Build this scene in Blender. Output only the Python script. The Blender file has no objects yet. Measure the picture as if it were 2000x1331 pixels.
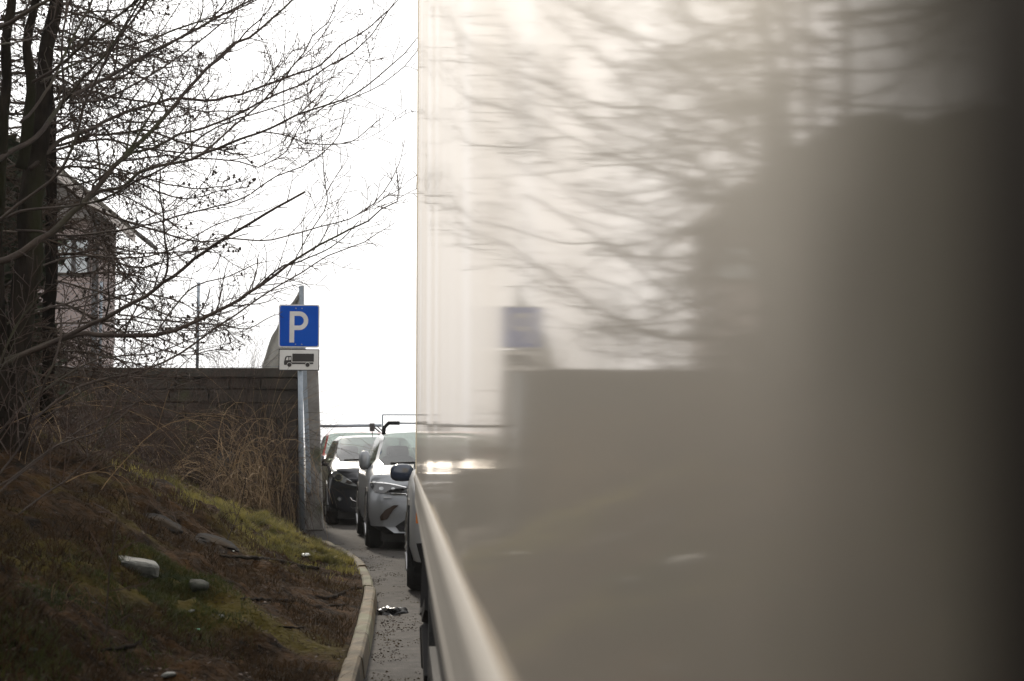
import bpy, bmesh, math, random
from mathutils import Vector, Matrix, noise
from mathutils.bvhtree import BVHTree
from mathutils.geometry import tessellate_polygon

# ------------------------------------------------------------------ camera, sky, sun, exposure
S = bpy.context.scene
col = S.collection
F = 2778.0            # focal length in photo pixels (2000 wide)
EYE = 1.28
YAW, PITCH = 4.32, 4.26
cd = bpy.data.cameras.new("camera"); cam = bpy.data.objects.new("camera", cd); col.objects.link(cam)
cam.location = (0, 0, EYE)
cam.rotation_euler = (math.radians(90+PITCH), 0, math.radians(-YAW))
cd.sensor_width = 36; cd.lens = 50; cd.clip_start = 0.01; cd.clip_end = 3000
cd.dof.use_dof = True; cd.dof.focus_distance = 15.0; cd.dof.aperture_fstop = 4.5
S.camera = cam
S.view_settings.view_transform = 'Standard'; S.view_settings.look = 'None'
S.view_settings.exposure = 0.55; S.view_settings.gamma = 1
SUN_EL, SUN_AZ = 33, -11            # degrees; azimuth to the right of +Y
w = bpy.data.worlds.new("World"); S.world = w; w.use_nodes = True
nt = w.node_tree; nt.nodes.clear()
sky = nt.nodes.new('ShaderNodeTexSky'); sky.sky_type = 'NISHITA'; sky.sun_disc = False
sky.sun_elevation = math.radians(SUN_EL); sky.sun_rotation = math.radians(SUN_AZ)
sky.air_density = 1.0; sky.dust_density = 6.0; sky.ozone_density = 1.0
hs = nt.nodes.new('ShaderNodeHueSaturation'); hs.inputs['Saturation'].default_value = 0.10
mixc = nt.nodes.new('ShaderNodeMixRGB'); mixc.inputs['Fac'].default_value = 0.9
mixc.inputs['Color2'].default_value = (10.3, 10.2, 10.1, 1)      # even cloud layer in front of the clear sky
bg = nt.nodes.new('ShaderNodeBackground'); bg.inputs['Strength'].default_value = 0.10
wo = nt.nodes.new('ShaderNodeOutputWorld')
nt.links.new(sky.outputs[0], hs.inputs['Color']); nt.links.new(hs.outputs[0], mixc.inputs['Color1'])
nt.links.new(mixc.outputs[0], bg.inputs[0]); nt.links.new(bg.outputs[0], wo.inputs[0])
sd = bpy.data.lights.new("sun", 'SUN'); sd.energy = 2.4; sd.angle = math.radians(7); sd.color = (1, .90, .76)
sun = bpy.data.objects.new("sun", sd); col.objects.link(sun)
a, e = math.radians(SUN_AZ), math.radians(SUN_EL)
sdir = Vector((math.sin(a)*math.cos(e), math.cos(a)*math.cos(e), math.sin(e)))
sun.rotation_euler = sdir.to_track_quat('Z', 'Y').to_euler(); sun.location = (0, 0, 20)

# ------------------------------------------------------------------ helpers
ROT = cam.rotation_euler.to_matrix()
def ray(px, py): return ROT @ Vector(((px-1000)/F, -(py-665.5)/F, -1))
def at(px, py, Y):
    r = ray(px, py); return Vector((0, 0, EYE)) + r*(Y/r.y)
def pxm(Y): return F/Y
RNG = random.Random(7)

class MB:
    def __init__(s): s.v = []; s.f = []; s.m = []
    def box(s, x0, x1, y0, y1, z0, z1, m=0):
        b = len(s.v)
        s.v += [(x0,y0,z0),(x1,y0,z0),(x1,y1,z0),(x0,y1,z0),(x0,y0,z1),(x1,y0,z1),(x1,y1,z1),(x0,y1,z1)]
        for q in ((0,3,2,1),(4,5,6,7),(0,1,5,4),(1,2,6,5),(2,3,7,6),(3,0,4,7)):
            s.f.append(tuple(b+i for i in q)); s.m.append(m)
    def tube(s, pts, rad, n=6, m=0, cap=True):
        k = len(pts)
        if k < 2: return
        if not hasattr(rad, '__len__'): rad = [rad]*k
        b = len(s.v); up = None
        for i, p in enumerate(pts):
            d = (pts[min(i+1,k-1)] - pts[max(i-1,0)])
            if d.length < 1e-9: d = Vector((0,0,1))
            d.normalize()
            if up is None:
                up = Vector((0,0,1)) if abs(d.z) < .9 else Vector((1,0,0))
            x = up.cross(d)
            if x.length < 1e-6: x = Vector((1,0,0)).cross(d)
            x.normalize(); up = d.cross(x)
            for j in range(n):
                t = 2*math.pi*j/n
                s.v.append(tuple(p + (x*math.cos(t) + up*math.sin(t))*rad[i]))
        for i in range(k-1):
            for j in range(n):
                a0 = b+i*n+j; a1 = b+i*n+(j+1) % n
                s.f.append((a0, a1, a1+n, a0+n)); s.m.append(m)
        if cap:
            s.f.append(tuple(b+j for j in reversed(range(n)))); s.m.append(m)
            s.f.append(tuple(b+(k-1)*n+j for j in range(n))); s.m.append(m)
    def poly(s, pts, m=0):
        b = len(s.v); s.v += [tuple(p) for p in pts]; s.f.append(tuple(range(b, b+len(pts)))); s.m.append(m)
    def prism(s, pts2, y0, y1, m=0):
        """outline in (x,z), extruded from y0 (front) to y1"""
        n = len(pts2); b = len(s.v)
        s.v += [(x, y0, z) for x, z in pts2] + [(x, y1, z) for x, z in pts2]
        tri = tessellate_polygon([[Vector((x, z, 0)) for x, z in pts2]])
        for t in tri:
            s.f.append(tuple(b+i for i in t)); s.m.append(m)
            s.f.append(tuple(b+n+i for i in reversed(t))); s.m.append(m)
        for i in range(n):
            j = (i+1) % n; s.f.append((b+i, b+n+i, b+n+j, b+j)); s.m.append(m)
    def build(s, name, mats, parent=None, smooth=False, bevel=0, recalc=True):
        me = bpy.data.meshes.new(name); me.from_pydata(s.v, [], s.f)
        if not isinstance(mats, (list, tuple)): mats = [mats]
        for x in mats: me.materials.append(x)
        if any(s.m): me.polygons.foreach_set('material_index', s.m)
        if recalc:
            bm = bmesh.new(); bm.from_mesh(me); bmesh.ops.recalc_face_normals(bm, faces=bm.faces); bm.to_mesh(me); bm.free()
        if smooth: me.polygons.foreach_set('use_smooth', [True]*len(me.polygons))
        me.update()
        o = bpy.data.objects.new(name, me); col.objects.link(o)
        if parent: o.parent = parent
        if bevel:
            bv = o.modifiers.new('bevel', 'BEVEL'); bv.width = bevel; bv.segments = 2; bv.limit_method = 'ANGLE'
        return o
def tag(o, label=None, cat=None, group=None, kind=None):
    if label: o['label'] = label
    if cat: o['category'] = cat
    if group: o['group'] = group
    if kind: o['kind'] = kind
    return o
def thing(name, loc, label, cat, rz=0, group=None):
    o = bpy.data.objects.new(name, None); col.objects.link(o); o.location = loc; o.rotation_euler = (0, 0, rz)
    o.empty_display_size = .1
    return tag(o, label, cat, group)

def mat(name, c, rough=.6, metal=0, c2=None, scale=5, bump=0, bscale=None, spec=.28, coat=0, stretch=None, contrast=(.35,.65), detail=6, trans=None, c3=None, scale3=1.5, th3=(.5,.6), bdist=.02):
    m = bpy.data.materials.new(name); m.use_nodes = True
    n = m.node_tree; p = n.nodes['Principled BSDF']
    p.inputs['Base Color'].default_value = (*c, 1); p.inputs['Roughness'].default_value = rough
    p.inputs['Metallic'].default_value = metal; p.inputs['Specular IOR Level'].default_value = spec
    p.inputs['Coat Weight'].default_value = coat; p.inputs['Coat Roughness'].default_value = .12
    tc = n.nodes.new('ShaderNodeTexCoord'); mp = n.nodes.new('ShaderNodeMapping')
    n.links.new(tc.outputs['Object'], mp.inputs[0])
    if stretch: mp.inputs['Scale'].default_value = stretch
    last = None
    if c2:
        t = n.nodes.new('ShaderNodeTexNoise'); t.inputs['Scale'].default_value = scale; t.inputs['Detail'].default_value = detail
        t.inputs['Roughness'].default_value = .65
        n.links.new(mp.outputs[0], t.inputs['Vector'])
        r = n.nodes.new('ShaderNodeValToRGB'); r.color_ramp.elements[0].position = contrast[0]; r.color_ramp.elements[1].position = contrast[1]
        r.color_ramp.elements[0].color = (*c, 1); r.color_ramp.elements[1].color = (*c2, 1)
        n.links.new(t.outputs['Fac'], r.inputs[0]); last = r.outputs[0]
        if c3:
            t3 = n.nodes.new('ShaderNodeTexNoise'); t3.inputs['Scale'].default_value = scale3; t3.inputs['Detail'].default_value = 5
            n.links.new(mp.outputs[0], t3.inputs['Vector'])
            r3 = n.nodes.new('ShaderNodeValToRGB'); r3.color_ramp.elements[0].position = th3[0]; r3.color_ramp.elements[1].position = th3[1]
            n.links.new(t3.outputs['Fac'], r3.inputs[0])
            mx = n.nodes.new('ShaderNodeMixRGB'); mx.inputs['Color2'].default_value = (*c3, 1)
            n.links.new(r3.outputs[0], mx.inputs[0]); n.links.new(last, mx.inputs[1]); last = mx.outputs[0]
        n.links.new(last, p.inputs['Base Color'])
    if bump:
        t = n.nodes.new('ShaderNodeTexNoise'); t.inputs['Scale'].default_value = bscale or scale*3; t.inputs['Detail'].default_value = 8
        n.links.new(mp.outputs[0], t.inputs['Vector'])
        b = n.nodes.new('ShaderNodeBump'); b.inputs['Strength'].default_value = bump; b.inputs['Distance'].default_value = bdist
        n.links.new(t.outputs['Fac'], b.inputs['Height']); n.links.new(b.outputs[0], p.inputs['Normal'])
    if trans:
        # thin leaves and blades pass some light
        tr = n.nodes.new('ShaderNodeBsdfTranslucent'); tr.inputs[0].default_value = (*trans, 1)
        if last: n.links.new(last, tr.inputs[0])
        mx = n.nodes.new('ShaderNodeMixShader'); mx.inputs[0].default_value = .45
        out = n.nodes['Material Output']
        n.links.new(p.outputs[0], mx.inputs[1]); n.links.new(tr.outputs[0], mx.inputs[2]); n.links.new(mx.outputs[0], out.inputs[0])
    return m
def glass(name, tint=(.50,.57,.53), rough=.09):
    m = bpy.data.materials.new(name); m.use_nodes = True; n = m.node_tree; n.nodes.clear()
    t = n.nodes.new('ShaderNodeBsdfTransparent'); t.inputs[0].default_value = (*tint, 1)
    g = n.nodes.new('ShaderNodeBsdfGlossy'); g.inputs['Roughness'].default_value = rough
    lw = n.nodes.new('ShaderNodeLayerWeight'); lw.inputs[0].default_value = .5
    fr = n.nodes.new('ShaderNodeMath'); fr.operation = 'POWER'; fr.inputs[1].default_value = 3.5; n.links.new(lw.outputs['Facing'], fr.inputs[0])
    mt = n.nodes.new('ShaderNodeMath'); mt.operation = 'MULTIPLY_ADD'; mt.inputs[1].default_value = .65; mt.inputs[2].default_value = .13
    mx = n.nodes.new('ShaderNodeMixShader'); o = n.nodes.new('ShaderNodeOutputMaterial')
    n.links.new(fr.outputs[0], mt.inputs[0]); n.links.new(mt.outputs[0], mx.inputs[0])
    n.links.new(t.outputs[0], mx.inputs[1]); n.links.new(g.outputs[0], mx.inputs[2]); n.links.new(mx.outputs[0], o.inputs[0])
    return m

M = {
 'asphalt': mat('asphalt', (.028,.026,.025), .85, c2=(.060,.055,.051), scale=9, bump=.7, bscale=90, c3=(.05,.045,.04), scale3=1.2, th3=(.5,.7), detail=12, bdist=.006, spec=.10),
 'soil': None,
 'kerb': mat('kerb_stone', (.118,.088,.052), .85, c2=(.045,.036,.022), scale=5, bump=.5, bscale=60, c3=(.10,.10,.06), scale3=2.3, th3=(.52,.66), bdist=.006),
 'concrete': mat('old_concrete', (.24,.23,.215), .9, c2=(.13,.12,.11), scale=3, bump=.5, bscale=40, c3=(.08,.085,.05), scale3=1.8, th3=(.55,.68)),
 'stone': mat('wall_stone', (.018,.0145,.011), .9, c2=(.052,.042,.033), scale=4, bump=.8, bscale=25, c3=(.05,.055,.018), scale3=1.4, th3=(.55,.68)),
 'coping': mat('wall_coping', (.028,.025,.021), .9, c2=(.05,.043,.035), scale=4, bump=.4, bscale=30),
 'galv': mat('galvanised_steel', (.20,.235,.27), .5, metal=.35, c2=(.27,.30,.335), scale=14),
 'sign_blue': mat('sign_blue', (.0,.055,.34), .45, c2=(.0,.065,.38), scale=3, spec=.08),
 'sign_white': mat('sign_white', (.56,.55,.53), .4, c2=(.50,.485,.46), scale=6),
 'sign_dark': mat('sign_dark', (.028,.025,.024), .5),
 'bark': mat('grey_bark', (.006,.0045,.0035), .95, c2=(.022,.017,.013), scale=9, bump=.9, bscale=30, stretch=(1,1,.25), c3=(.016,.017,.008), scale3=1.6, th3=(.58,.72), spec=.03),
 'limb': mat('limb_bark', (.022,.015,.012), .8, c2=(.045,.032,.024), scale=6, bump=.4, bscale=40, c3=(.034,.034,.016), scale3=1.2, th3=(.55,.7)),
 'twig': mat('twig_bark', (.050,.030,.022), .7, c2=(.036,.024,.018), scale=4),
 'larch': mat('larch_twig', (.060,.040,.028), .85, c2=(.04,.028,.02), scale=4),
 'needles': mat('evergreen_needles', (.012,.018,.008), .7, c2=(.028,.036,.014), scale=3),
 'cone': mat('cone', (.025,.017,.012), .9),
 'straw': mat('straw', (.42,.30,.17), .7, c2=(.17,.115,.065), scale=6, trans=(.2,.12,.06)),
 'drystraw': mat('dry_straw_dark', (.16,.10,.05), .8, c2=(.08,.05,.03), scale=9, trans=(.1,.06,.03)),
 'bramble': mat('bramble_stem', (.065,.038,.026), .75, c2=(.032,.021,.016), scale=5),
 'green': mat('grass_green', (.05,.05,.016), .6, c2=(.22,.19,.055), scale=2.2, trans=(.12,.12,.02), contrast=(.4,.6)),
 'dgreen': mat('grass_dark_green', (.016,.024,.005), .6, c2=(.050,.052,.012), scale=3, trans=(.05,.07,.02)),
 'brown': mat('dead_grass', (.050,.029,.012), .85, c2=(.008,.0055,.003), scale=5, trans=(.08,.045,.02)),
 'rock': mat('rock', (.014,.0135,.014), .95, c2=(.030,.028,.027), scale=5, bump=.6, bscale=18, c3=(.03,.022,.015), scale3=3, th3=(.5,.6), spec=.04),
 'slab': mat('pale_slab', (.035,.037,.034), .6, c2=(.11,.112,.10), scale=9, bump=.8, bscale=25),
 'darkrock': mat('dark_rock', (.010,.011,.008), .85, c2=(.022,.024,.017), scale=6, bump=.6, bscale=20),
 'litter_white': mat('white_plastic', (.75,.76,.74), .4),
 'litter_green': mat('green_plastic', (.25,.60,.42), .35),
 'litter_black': mat('black_plastic', (.012,.012,.013), .25),
 'pink': mat('pink_cladding', (.27,.215,.205), .8, c2=(.33,.265,.25), scale=2, stretch=(1,1,.2)),
 'gable': mat('gable_boards', (.14,.13,.125), .85, c2=(.19,.175,.165), scale=3),
 'rooft': mat('roof_tiles', (.10,.09,.075), .9, c2=(.17,.155,.13), scale=3, bump=.5, bscale=12),
 'trimw': mat('pale_trim', (.42,.38,.36), .7),
 'trimd': mat('dark_trim', (.07,.065,.065), .7),
 'tarp': mat('grey_tarp', (.30,.29,.27), .8, c2=(.40,.39,.36), scale=3, bump=.4, bscale=9, trans=(.2,.2,.18), stretch=(1,1,.3)),
 'terrace': mat('terrace_turf', (.06,.055,.03), .9, c2=(.09,.085,.045), scale=2),
 'gnd': mat('far_ground', (.11,.105,.095), .9, c2=(.14,.135,.125), scale=.4),
 'black': mat('black_plastic_trim', (.012,.012,.013), .75, spec=.12),
 'rubber': mat('tyre_rubber', (.014,.014,.014), .8, bump=.3, bscale=60),
 'rim': mat('alloy_rim', (.35,.35,.36), .3, metal=.9),
 'seat': mat('seat_cloth', (.035,.035,.037), .9),
 'cardark': mat('paint_dark_blue', (.010,.012,.019), .32, coat=1),
 'carsilver': mat('paint_silver', (.21,.22,.235), .36, metal=.45, coat=.8),
 'carsilver2': mat('paint_light_silver', (.24,.245,.25), .5, metal=.3, coat=.2),
 'carred': mat('paint_red', (.32,.025,.02), .3, coat=.8),
 'chrome': mat('chrome', (.7,.7,.7), .12, metal=1),
 'lamp': mat('headlamp_lens', (.20,.21,.22), .12, metal=.5, c2=(.42,.43,.44), scale=14),
 'lampdark': mat('headlamp_dark', (.03,.03,.033), .12, coat=1),
 'orange': mat('orange_lens', (.62,.17,.02), .25),
 'darkorange': mat('fog_orange', (.028,.017,.012), .35),
 'mirrorblue': mat('mirror_shell', (.025,.035,.06), .18, coat=1),
 'alu': mat('aluminium_rail', (.34,.315,.28), .5, metal=.2, c2=(.29,.27,.24), scale=3, stretch=(1,.1,3)),
 'post': mat('edge_shade_dark', (.014,.012,.010), .8, spec=.02),  # near-black tone that paints the shade at the panel's near end
 'edge_shade0': mat('edge_shade_deep', (.035,.031,.026), .8, spec=.05), 'edge_shade1': mat('edge_shade_mid', (.10,.092,.076), .7, spec=.06), 'edge_shade2': mat('edge_shade_soft', (.22,.20,.165), .6, spec=.12), 'edge_shade3': mat('edge_shade_faint', (.34,.31,.25), .5, spec=.2),  # unused steps of painted shade for the panel's near edge
 'frame': mat('chassis_black', (.012,.011,.011), .7),
 'glass': glass('car_glass'),
 'hglass': mat('house_glass', (.34,.37,.39), .05, spec=1),
}
# truck panel: glossy cream paint, faint dirt
m = bpy.data.materials.new('truck_panel'); m.use_nodes = True; n = m.node_tree; n.nodes.clear(); M['panel'] = m
def N(t): return n.nodes.new(t)
df = N('ShaderNodeBsdfDiffuse'); df.inputs[0].default_value = (.86,.74,.53,1)
g1 = N('ShaderNodeBsdfGlossy'); g1.inputs[0].default_value = (.72,.68,.63,1); g1.inputs['Roughness'].default_value = .055
g2 = N('ShaderNodeBsdfGlossy'); g2.inputs[0].default_value = (.82,.765,.675,1); g2.inputs['Roughness'].default_value = .5
fr = N('ShaderNodeFresnel'); fr.inputs[0].default_value = 1.5
ma = N('ShaderNodeMixShader'); ma.inputs[0].default_value = .43      # dusty film over the gloss
mx = N('ShaderNodeMixShader'); oo = N('ShaderNodeOutputMaterial')
tc = N('ShaderNodeTexCoord'); mp = N('ShaderNodeMapping'); mp.inputs['Scale'].default_value = (0,1.3,.015)
nz = N('ShaderNodeTexNoise'); nz.inputs['Scale'].default_value = 1.0; nz.inputs['Detail'].default_value = 3
rp = N('ShaderNodeValToRGB'); rp.color_ramp.elements[0].position = .40; rp.color_ramp.elements[1].position = .60
rp.color_ramp.elements[0].color = (.74,.71,.69,1); rp.color_ramp.elements[1].color = (.64,.59,.54,1)
n.links.new(tc.outputs['Object'], mp.inputs[0]); n.links.new(mp.outputs[0], nz.inputs['Vector']); n.links.new(nz.outputs['Fac'], rp.inputs[0]); n.links.new(rp.outputs[0], g1.inputs[0])
n.links.new(g1.outputs[0], ma.inputs[1]); n.links.new(g2.outputs[0], ma.inputs[2])
n.links.new(fr.outputs[0], mx.inputs[0]); n.links.new(df.outputs[0], mx.inputs[1]); n.links.new(ma.outputs[0], mx.inputs[2]); # painted shade, deepening towards the panel's near end, broken up by noise
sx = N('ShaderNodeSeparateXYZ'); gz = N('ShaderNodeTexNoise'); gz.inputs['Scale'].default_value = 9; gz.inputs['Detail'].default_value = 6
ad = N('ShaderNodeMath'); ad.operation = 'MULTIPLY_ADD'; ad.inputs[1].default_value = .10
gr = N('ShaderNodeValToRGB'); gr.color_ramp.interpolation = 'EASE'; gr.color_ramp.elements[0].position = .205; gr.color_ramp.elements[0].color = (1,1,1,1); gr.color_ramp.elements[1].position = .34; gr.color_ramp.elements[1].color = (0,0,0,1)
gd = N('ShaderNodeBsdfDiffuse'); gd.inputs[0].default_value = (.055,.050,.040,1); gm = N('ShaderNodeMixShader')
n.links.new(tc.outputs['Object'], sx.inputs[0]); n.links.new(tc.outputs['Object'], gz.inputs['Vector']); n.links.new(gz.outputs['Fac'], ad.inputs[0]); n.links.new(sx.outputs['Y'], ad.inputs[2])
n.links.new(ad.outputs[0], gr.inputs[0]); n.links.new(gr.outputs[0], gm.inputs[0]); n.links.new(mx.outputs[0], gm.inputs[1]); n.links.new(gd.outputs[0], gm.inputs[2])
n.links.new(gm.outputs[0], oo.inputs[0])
# bank soil with moss and bare patches
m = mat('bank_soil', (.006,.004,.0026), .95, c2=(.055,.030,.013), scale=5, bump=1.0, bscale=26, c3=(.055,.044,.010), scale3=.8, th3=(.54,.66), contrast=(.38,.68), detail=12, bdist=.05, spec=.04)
n = m.node_tree
M['soil'] = m

# ------------------------------------------------------------------ setting: ground, road, bank, kerb, terrace
KX = [(-8,-1.1),(-4,-.70),(0,-.45),(2,-.36),(5,-.27),(7,-.235),(9.3,-.22),(11,-.225),(12.1,-.24),(13.5,-.31),(15.1,-.46),(17,-.75),(19,-1.10),(21,-1.42),(22.5,-1.6)]
def kx(Y):
    if Y <= KX[0][0]: return KX[0][1]
    for i in range(len(KX)-1):
        (y0, x0), (y1, x1) = KX[i], KX[i+1]
        if Y <= y1:
            # catmull-rom for a smooth curve
            xm = KX[max(i-1,0)][1]; ym = KX[max(i-1,0)][0]; xp = KX[min(i+2,len(KX)-1)][1]; yp = KX[min(i+2,len(KX)-1)][0]
            t = (Y-y0)/(y1-y0); h = y1-y0
            m0 = (x1-xm)/(y1-ym)*h; m1 = (xp-x0)/(yp-y0)*h
            return (2*t**3-3*t*t+1)*x0+(t**3-2*t*t+t)*m0+(-2*t**3+3*t*t)*x1+(t**3-t*t)*m1
    return KX[-1][1]
KW = .094
def H(X, Y):
    d = kx(Y) - KW - X
    if d < 0: return .10
    base = .40*d*min(1, .45+d*.45) if d < 1.25 else .40*d*min(1,.45+d*.45)
    cap = 2.15
    k = base/cap
    base = cap*(k/(1+k**4)**.25)
    amp = min(1, d/.5)
    nz = noise.noise(Vector((X*.55, Y*.45, 3)))*.16 + noise.noise(Vector((X*1.6, Y*1.2, 9)))*.10 + noise.noise(Vector((X*4, Y*3.4, 1)))*.07 + abs(noise.noise(Vector((X*9, Y*7, 5))))*.05 + noise.noise(Vector((X*24, Y*20, 5)))*.016
    edge = max(0, min(1, (Y-18)/2.5))*max(0, 1-d/.8)*.10      # runs down to the asphalt past the kerb's end
    return .10 + base + nz*amp - edge
def hit(px, py):
    r = ray(px, py); r = r/r.y; Y = 1.5
    while Y < 21.8:
        p = Vector((0,0,EYE)) + r*Y
        if p.z <= H(p.x, p.y): return Vector((p.x, p.y, H(p.x, p.y)))
        Y += .02
    return Vector((0,0,EYE)) + r*21.8

mb = MB(); mb.poly([(-900,-300,-.02),(900,-300,-.02),(900,2000,-.02),(-900,2000,-.02)])
tag(mb.build('ground', M['gnd']), kind='structure')
mb = MB()
ny = 60
for i in range(ny):
    y0 = -14+i*1.6; y1 = y0+1.6
    mb.poly([(kx(y0)-.5,y0,0),(14,y0,0),(14,y1,0),(kx(y1)-.5,y1,0)])
tag(mb.build('road', M['asphalt']), kind='structure')

def grid(us, vs, fn):
    mb = MB(); nu = len(us)
    for v in vs:
        for u in us: mb.v.append(fn(u, v))
    for j in range(len(vs)-1):
        for i in range(nu-1):
            q = j*nu+i; mb.f.append((q, q+1, q+1+nu, q+nu)); mb.m.append(0)
    return mb
us = [0]; 
while us[-1] < 14: us.append(us[-1] + (.024 if us[-1] < 4.8 else .25))
vs = [-8+i*.4 for i in range(25)]
while vs[-1] < 21.95: vs.append(vs[-1]+.035)
def bankpt(u, Y):
    X = kx(Y)-KW+.02-u
    return (X, Y, H(X, Y) if u > 0 else -.02)
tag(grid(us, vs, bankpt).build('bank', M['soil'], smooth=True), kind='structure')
# kerb: separate cast stones with small joints
mb = MB(); Y = -6.0
rk = random.Random(3)
while Y < 20.2:
    L = .98; n = 6; yy = [Y+L*i/n for i in range(n+1)]
    sink = -max(0, (Y-16.6))*.028
    dz = rk.uniform(-.007,.008); dx = rk.uniform(-.008,.008)
    b = len(mb.v)
    prof = [(-KW,-.02),(-KW,.108),(-KW+.012,.12),(-.022,.12),(-.006,.108),(0,.085),(0.012,-.02)]
    for y in yy:
        for (px_, pz_) in prof:
            mb.v.append((kx(y)+px_+dx, y, pz_+dz+sink+noise.noise(Vector((px_*9+pz_*20,y*9,0)))*.013))
    k = len(prof)
    for i in range(n):
        for j in range(k-1):
            a0 = b+i*k+j; mb.f.append((a0, a0+1, a0+1+k, a0+k)); mb.m.append(0)
    mb.f.append(tuple(b+j for j in range(k))); mb.m.append(0)
    mb.f.append(tuple(b+n*k+j for j in reversed(range(k)))); mb.m.append(0)
    Y += L+.022
tag(mb.build('kerb', M['kerb']), kind='structure')
# terrace behind the wall
mb = MB(); b = 0
mb.v += [(-80,22.35,0),(-1.66,22.35,0),(-6.9,90,0),(-80,90,0),(-80,22.35,2.40),(-1.66,22.35,2.40),(-6.9,90,2.40),(-80,90,2.40)]
for q in ((0,3,2,1),(4,5,6,7),(0,1,5,4),(1,2,6,5),(2,3,7,6),(3,0,4,7)): mb.f.append(q); mb.m.append(0)
tag(mb.build('terrace', M['terrace']), kind='structure')

# ------------------------------------------------------------------ retaining wall
WY = 22.0; WT = at(400, 719, WY).z
wall = thing('retaining_wall', (-1.4, WY, 0), 'dark mossy stone retaining wall with pale concrete end behind the parking sign', 'wall')
def child_at(mbx, name, mats, root, **k):
    o = mbx.build(name, mats, root, **k); o.matrix_parent_inverse = Matrix.Translation(-root.location); return o
mb = MB(); z = 0; r = random.Random(11)
mb.box(-30, -1.62, WY+.12, WY+.34, 0, WT-.14)
while z < WT-.15:
    h = min(r.uniform(.17,.30), WT-.15-z+.001); x = -1.64
    while x > -16:
        wd = r.uniform(.3,.85); off = r.uniform(-.05,.05)
        jj = [r.uniform(-.014,.014) for _ in range(8)]
        b = len(mb.v); x0, x1 = x-wd+.012, x-.012; z0, z1 = z+.01, z+h-.01; yf = WY+off
        mb.v += [(x0,yf+jj[0],z0),(x1,yf+jj[1],z0+jj[2]),(x1,WY+.13,z0),(x0,WY+.13,z0),(x0,yf+jj[3],z1),(x1,yf+jj[4],z1+jj[5]*.5),(x1,WY+.13,z1),(x0,WY+.13,z1)]
        for q in ((0,3,2,1),(4,5,6,7),(0,1,5,4),(1,2,6,5),(2,3,7,6),(3,0,4,7)):
            mb.f.append(tuple(b+i for i in q)); mb.m.append(0)
        x -= wd
    z += h
child_at(mb, 'stone_face', M['stone'], wall, bevel=.012)
mb = MB(); mb.box(-30, -1.62, WY-.05, WY+.40, WT-.14, WT)
child_at(mb, 'coping', M['coping'], wall, bevel=.01)
mb = MB()     # battered concrete end
xa0, xa1 = at(606, 900, WY).x, at(632, 1010, WY).x
xb0, xb1 = at(603, 725, WY).x, at(621, 725, WY).x
zt = WT-.02
b = len(mb.v)
mb.v += [(xa0-.05,WY-.06,0),(xa1,WY-.06,0),(xa1-.02,WY+.45,0),(xa0-.05,WY+.45,0),(xb0-.05,WY+.02,zt),(xb1,WY+.02,zt),(xb1-.02,WY+.45,zt),(xb0-.05,WY+.45,zt)]
for q in ((0,3,2,1),(4,5,6,7),(0,1,5,4),(1,2,6,5),(2,3,7,6),(3,0,4,7)): mb.f.append(tuple(b+i for i in q)); mb.m.append(0)
child_at(mb, 'concrete_end', M['concrete'], wall, bevel=.02)

# ------------------------------------------------------------------ chain link fence on the wall
FY = WY+.22
fen = thing('chain_link_fence', (-1.6, FY, WT), 'thin chain-link fence on steel posts along the top of the stone wall', 'fence')
ztop = at(387, 552, FY).z
xe = at(590, 600, FY).x
for x in (at(387, 600, FY).x, at(187+10, 600, FY).x, at(0, 600, FY).x, at(-200,600,FY).x):
    mb = MB(); mb.tube([Vector((x, FY, WT-.02)), Vector((x, FY, ztop))], .024, 8)
    child_at(mb, 'post', M['galv'], fen, smooth=True)
mb = MB()
fy_ = WY-.13; pz0, pz1 = at(604, 962, fy_), at(588, 559, fy_)
def ep(z, off): t = (z-pz0.z)/(pz1.z-pz0.z); return pz0.x+(pz1.x-pz0.x)*t+off
mb.prism([(ep(pz0.z,-.035),pz0.z),(ep(pz0.z,.03),pz0.z),(ep(pz1.z,.03),pz1.z),(ep(pz1.z,-.035),pz1.z)], fy_, fy_+.006)
mb.prism([(ep(pz0.z,.026),pz0.z),(ep(pz0.z,.031),pz0.z),(ep(pz1.z,.031),pz1.z),(ep(pz1.z,.026),pz1.z)], fy_+.0062, fy_+.05)
for k in range(16):
    z = pz0.z+.08+k*.19; mb.tube([Vector((ep(z,0),fy_-.01,z)), Vector((ep(z,0),fy_-.0005,z))], .009, 6)
child_at(mb, 'end_post', M['galv'], fen)
mb = MB(); r = random.Random(5)
x0f, x1f = at(-250,600,FY).x, xe; z0f, z1f = WT+.03, ztop-.03
sp = .085; hh = z1f-z0f; k = 0; x = x0f-hh
while x < x1f:
    for sgn in (1, -1):
        pa = Vector((x, FY, z0f)) if sgn == 1 else Vector((x, FY+.004, z1f)); pb = Vector((x+hh, FY, z1f)) if sgn == 1 else Vector((x+hh, FY+.004, z0f))
        if pa.x < x0f: t = (x0f-pa.x)/hh; pa = pa.lerp(pb, t)
        if pb.x > x1f and pb.x != pa.x: t = (x1f-pa.x)/(pb.x-pa.x); pb = pa.lerp(pb, t)
        if pb.x - pa.x > .02: mb.tube([pa, pb], .0017, 3, cap=False)
    x += sp
for z in (z0f, z1f, (z0f+z1f)/2):
    pts = [Vector((x0f+(x1f-x0f)*i/24, FY, z - .012*math.sin(i*1.3))) for i in range(25)]
    mb.tube(pts, .003, 4)
child_at(mb, 'wire_mesh', M['galv'], fen)
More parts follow.
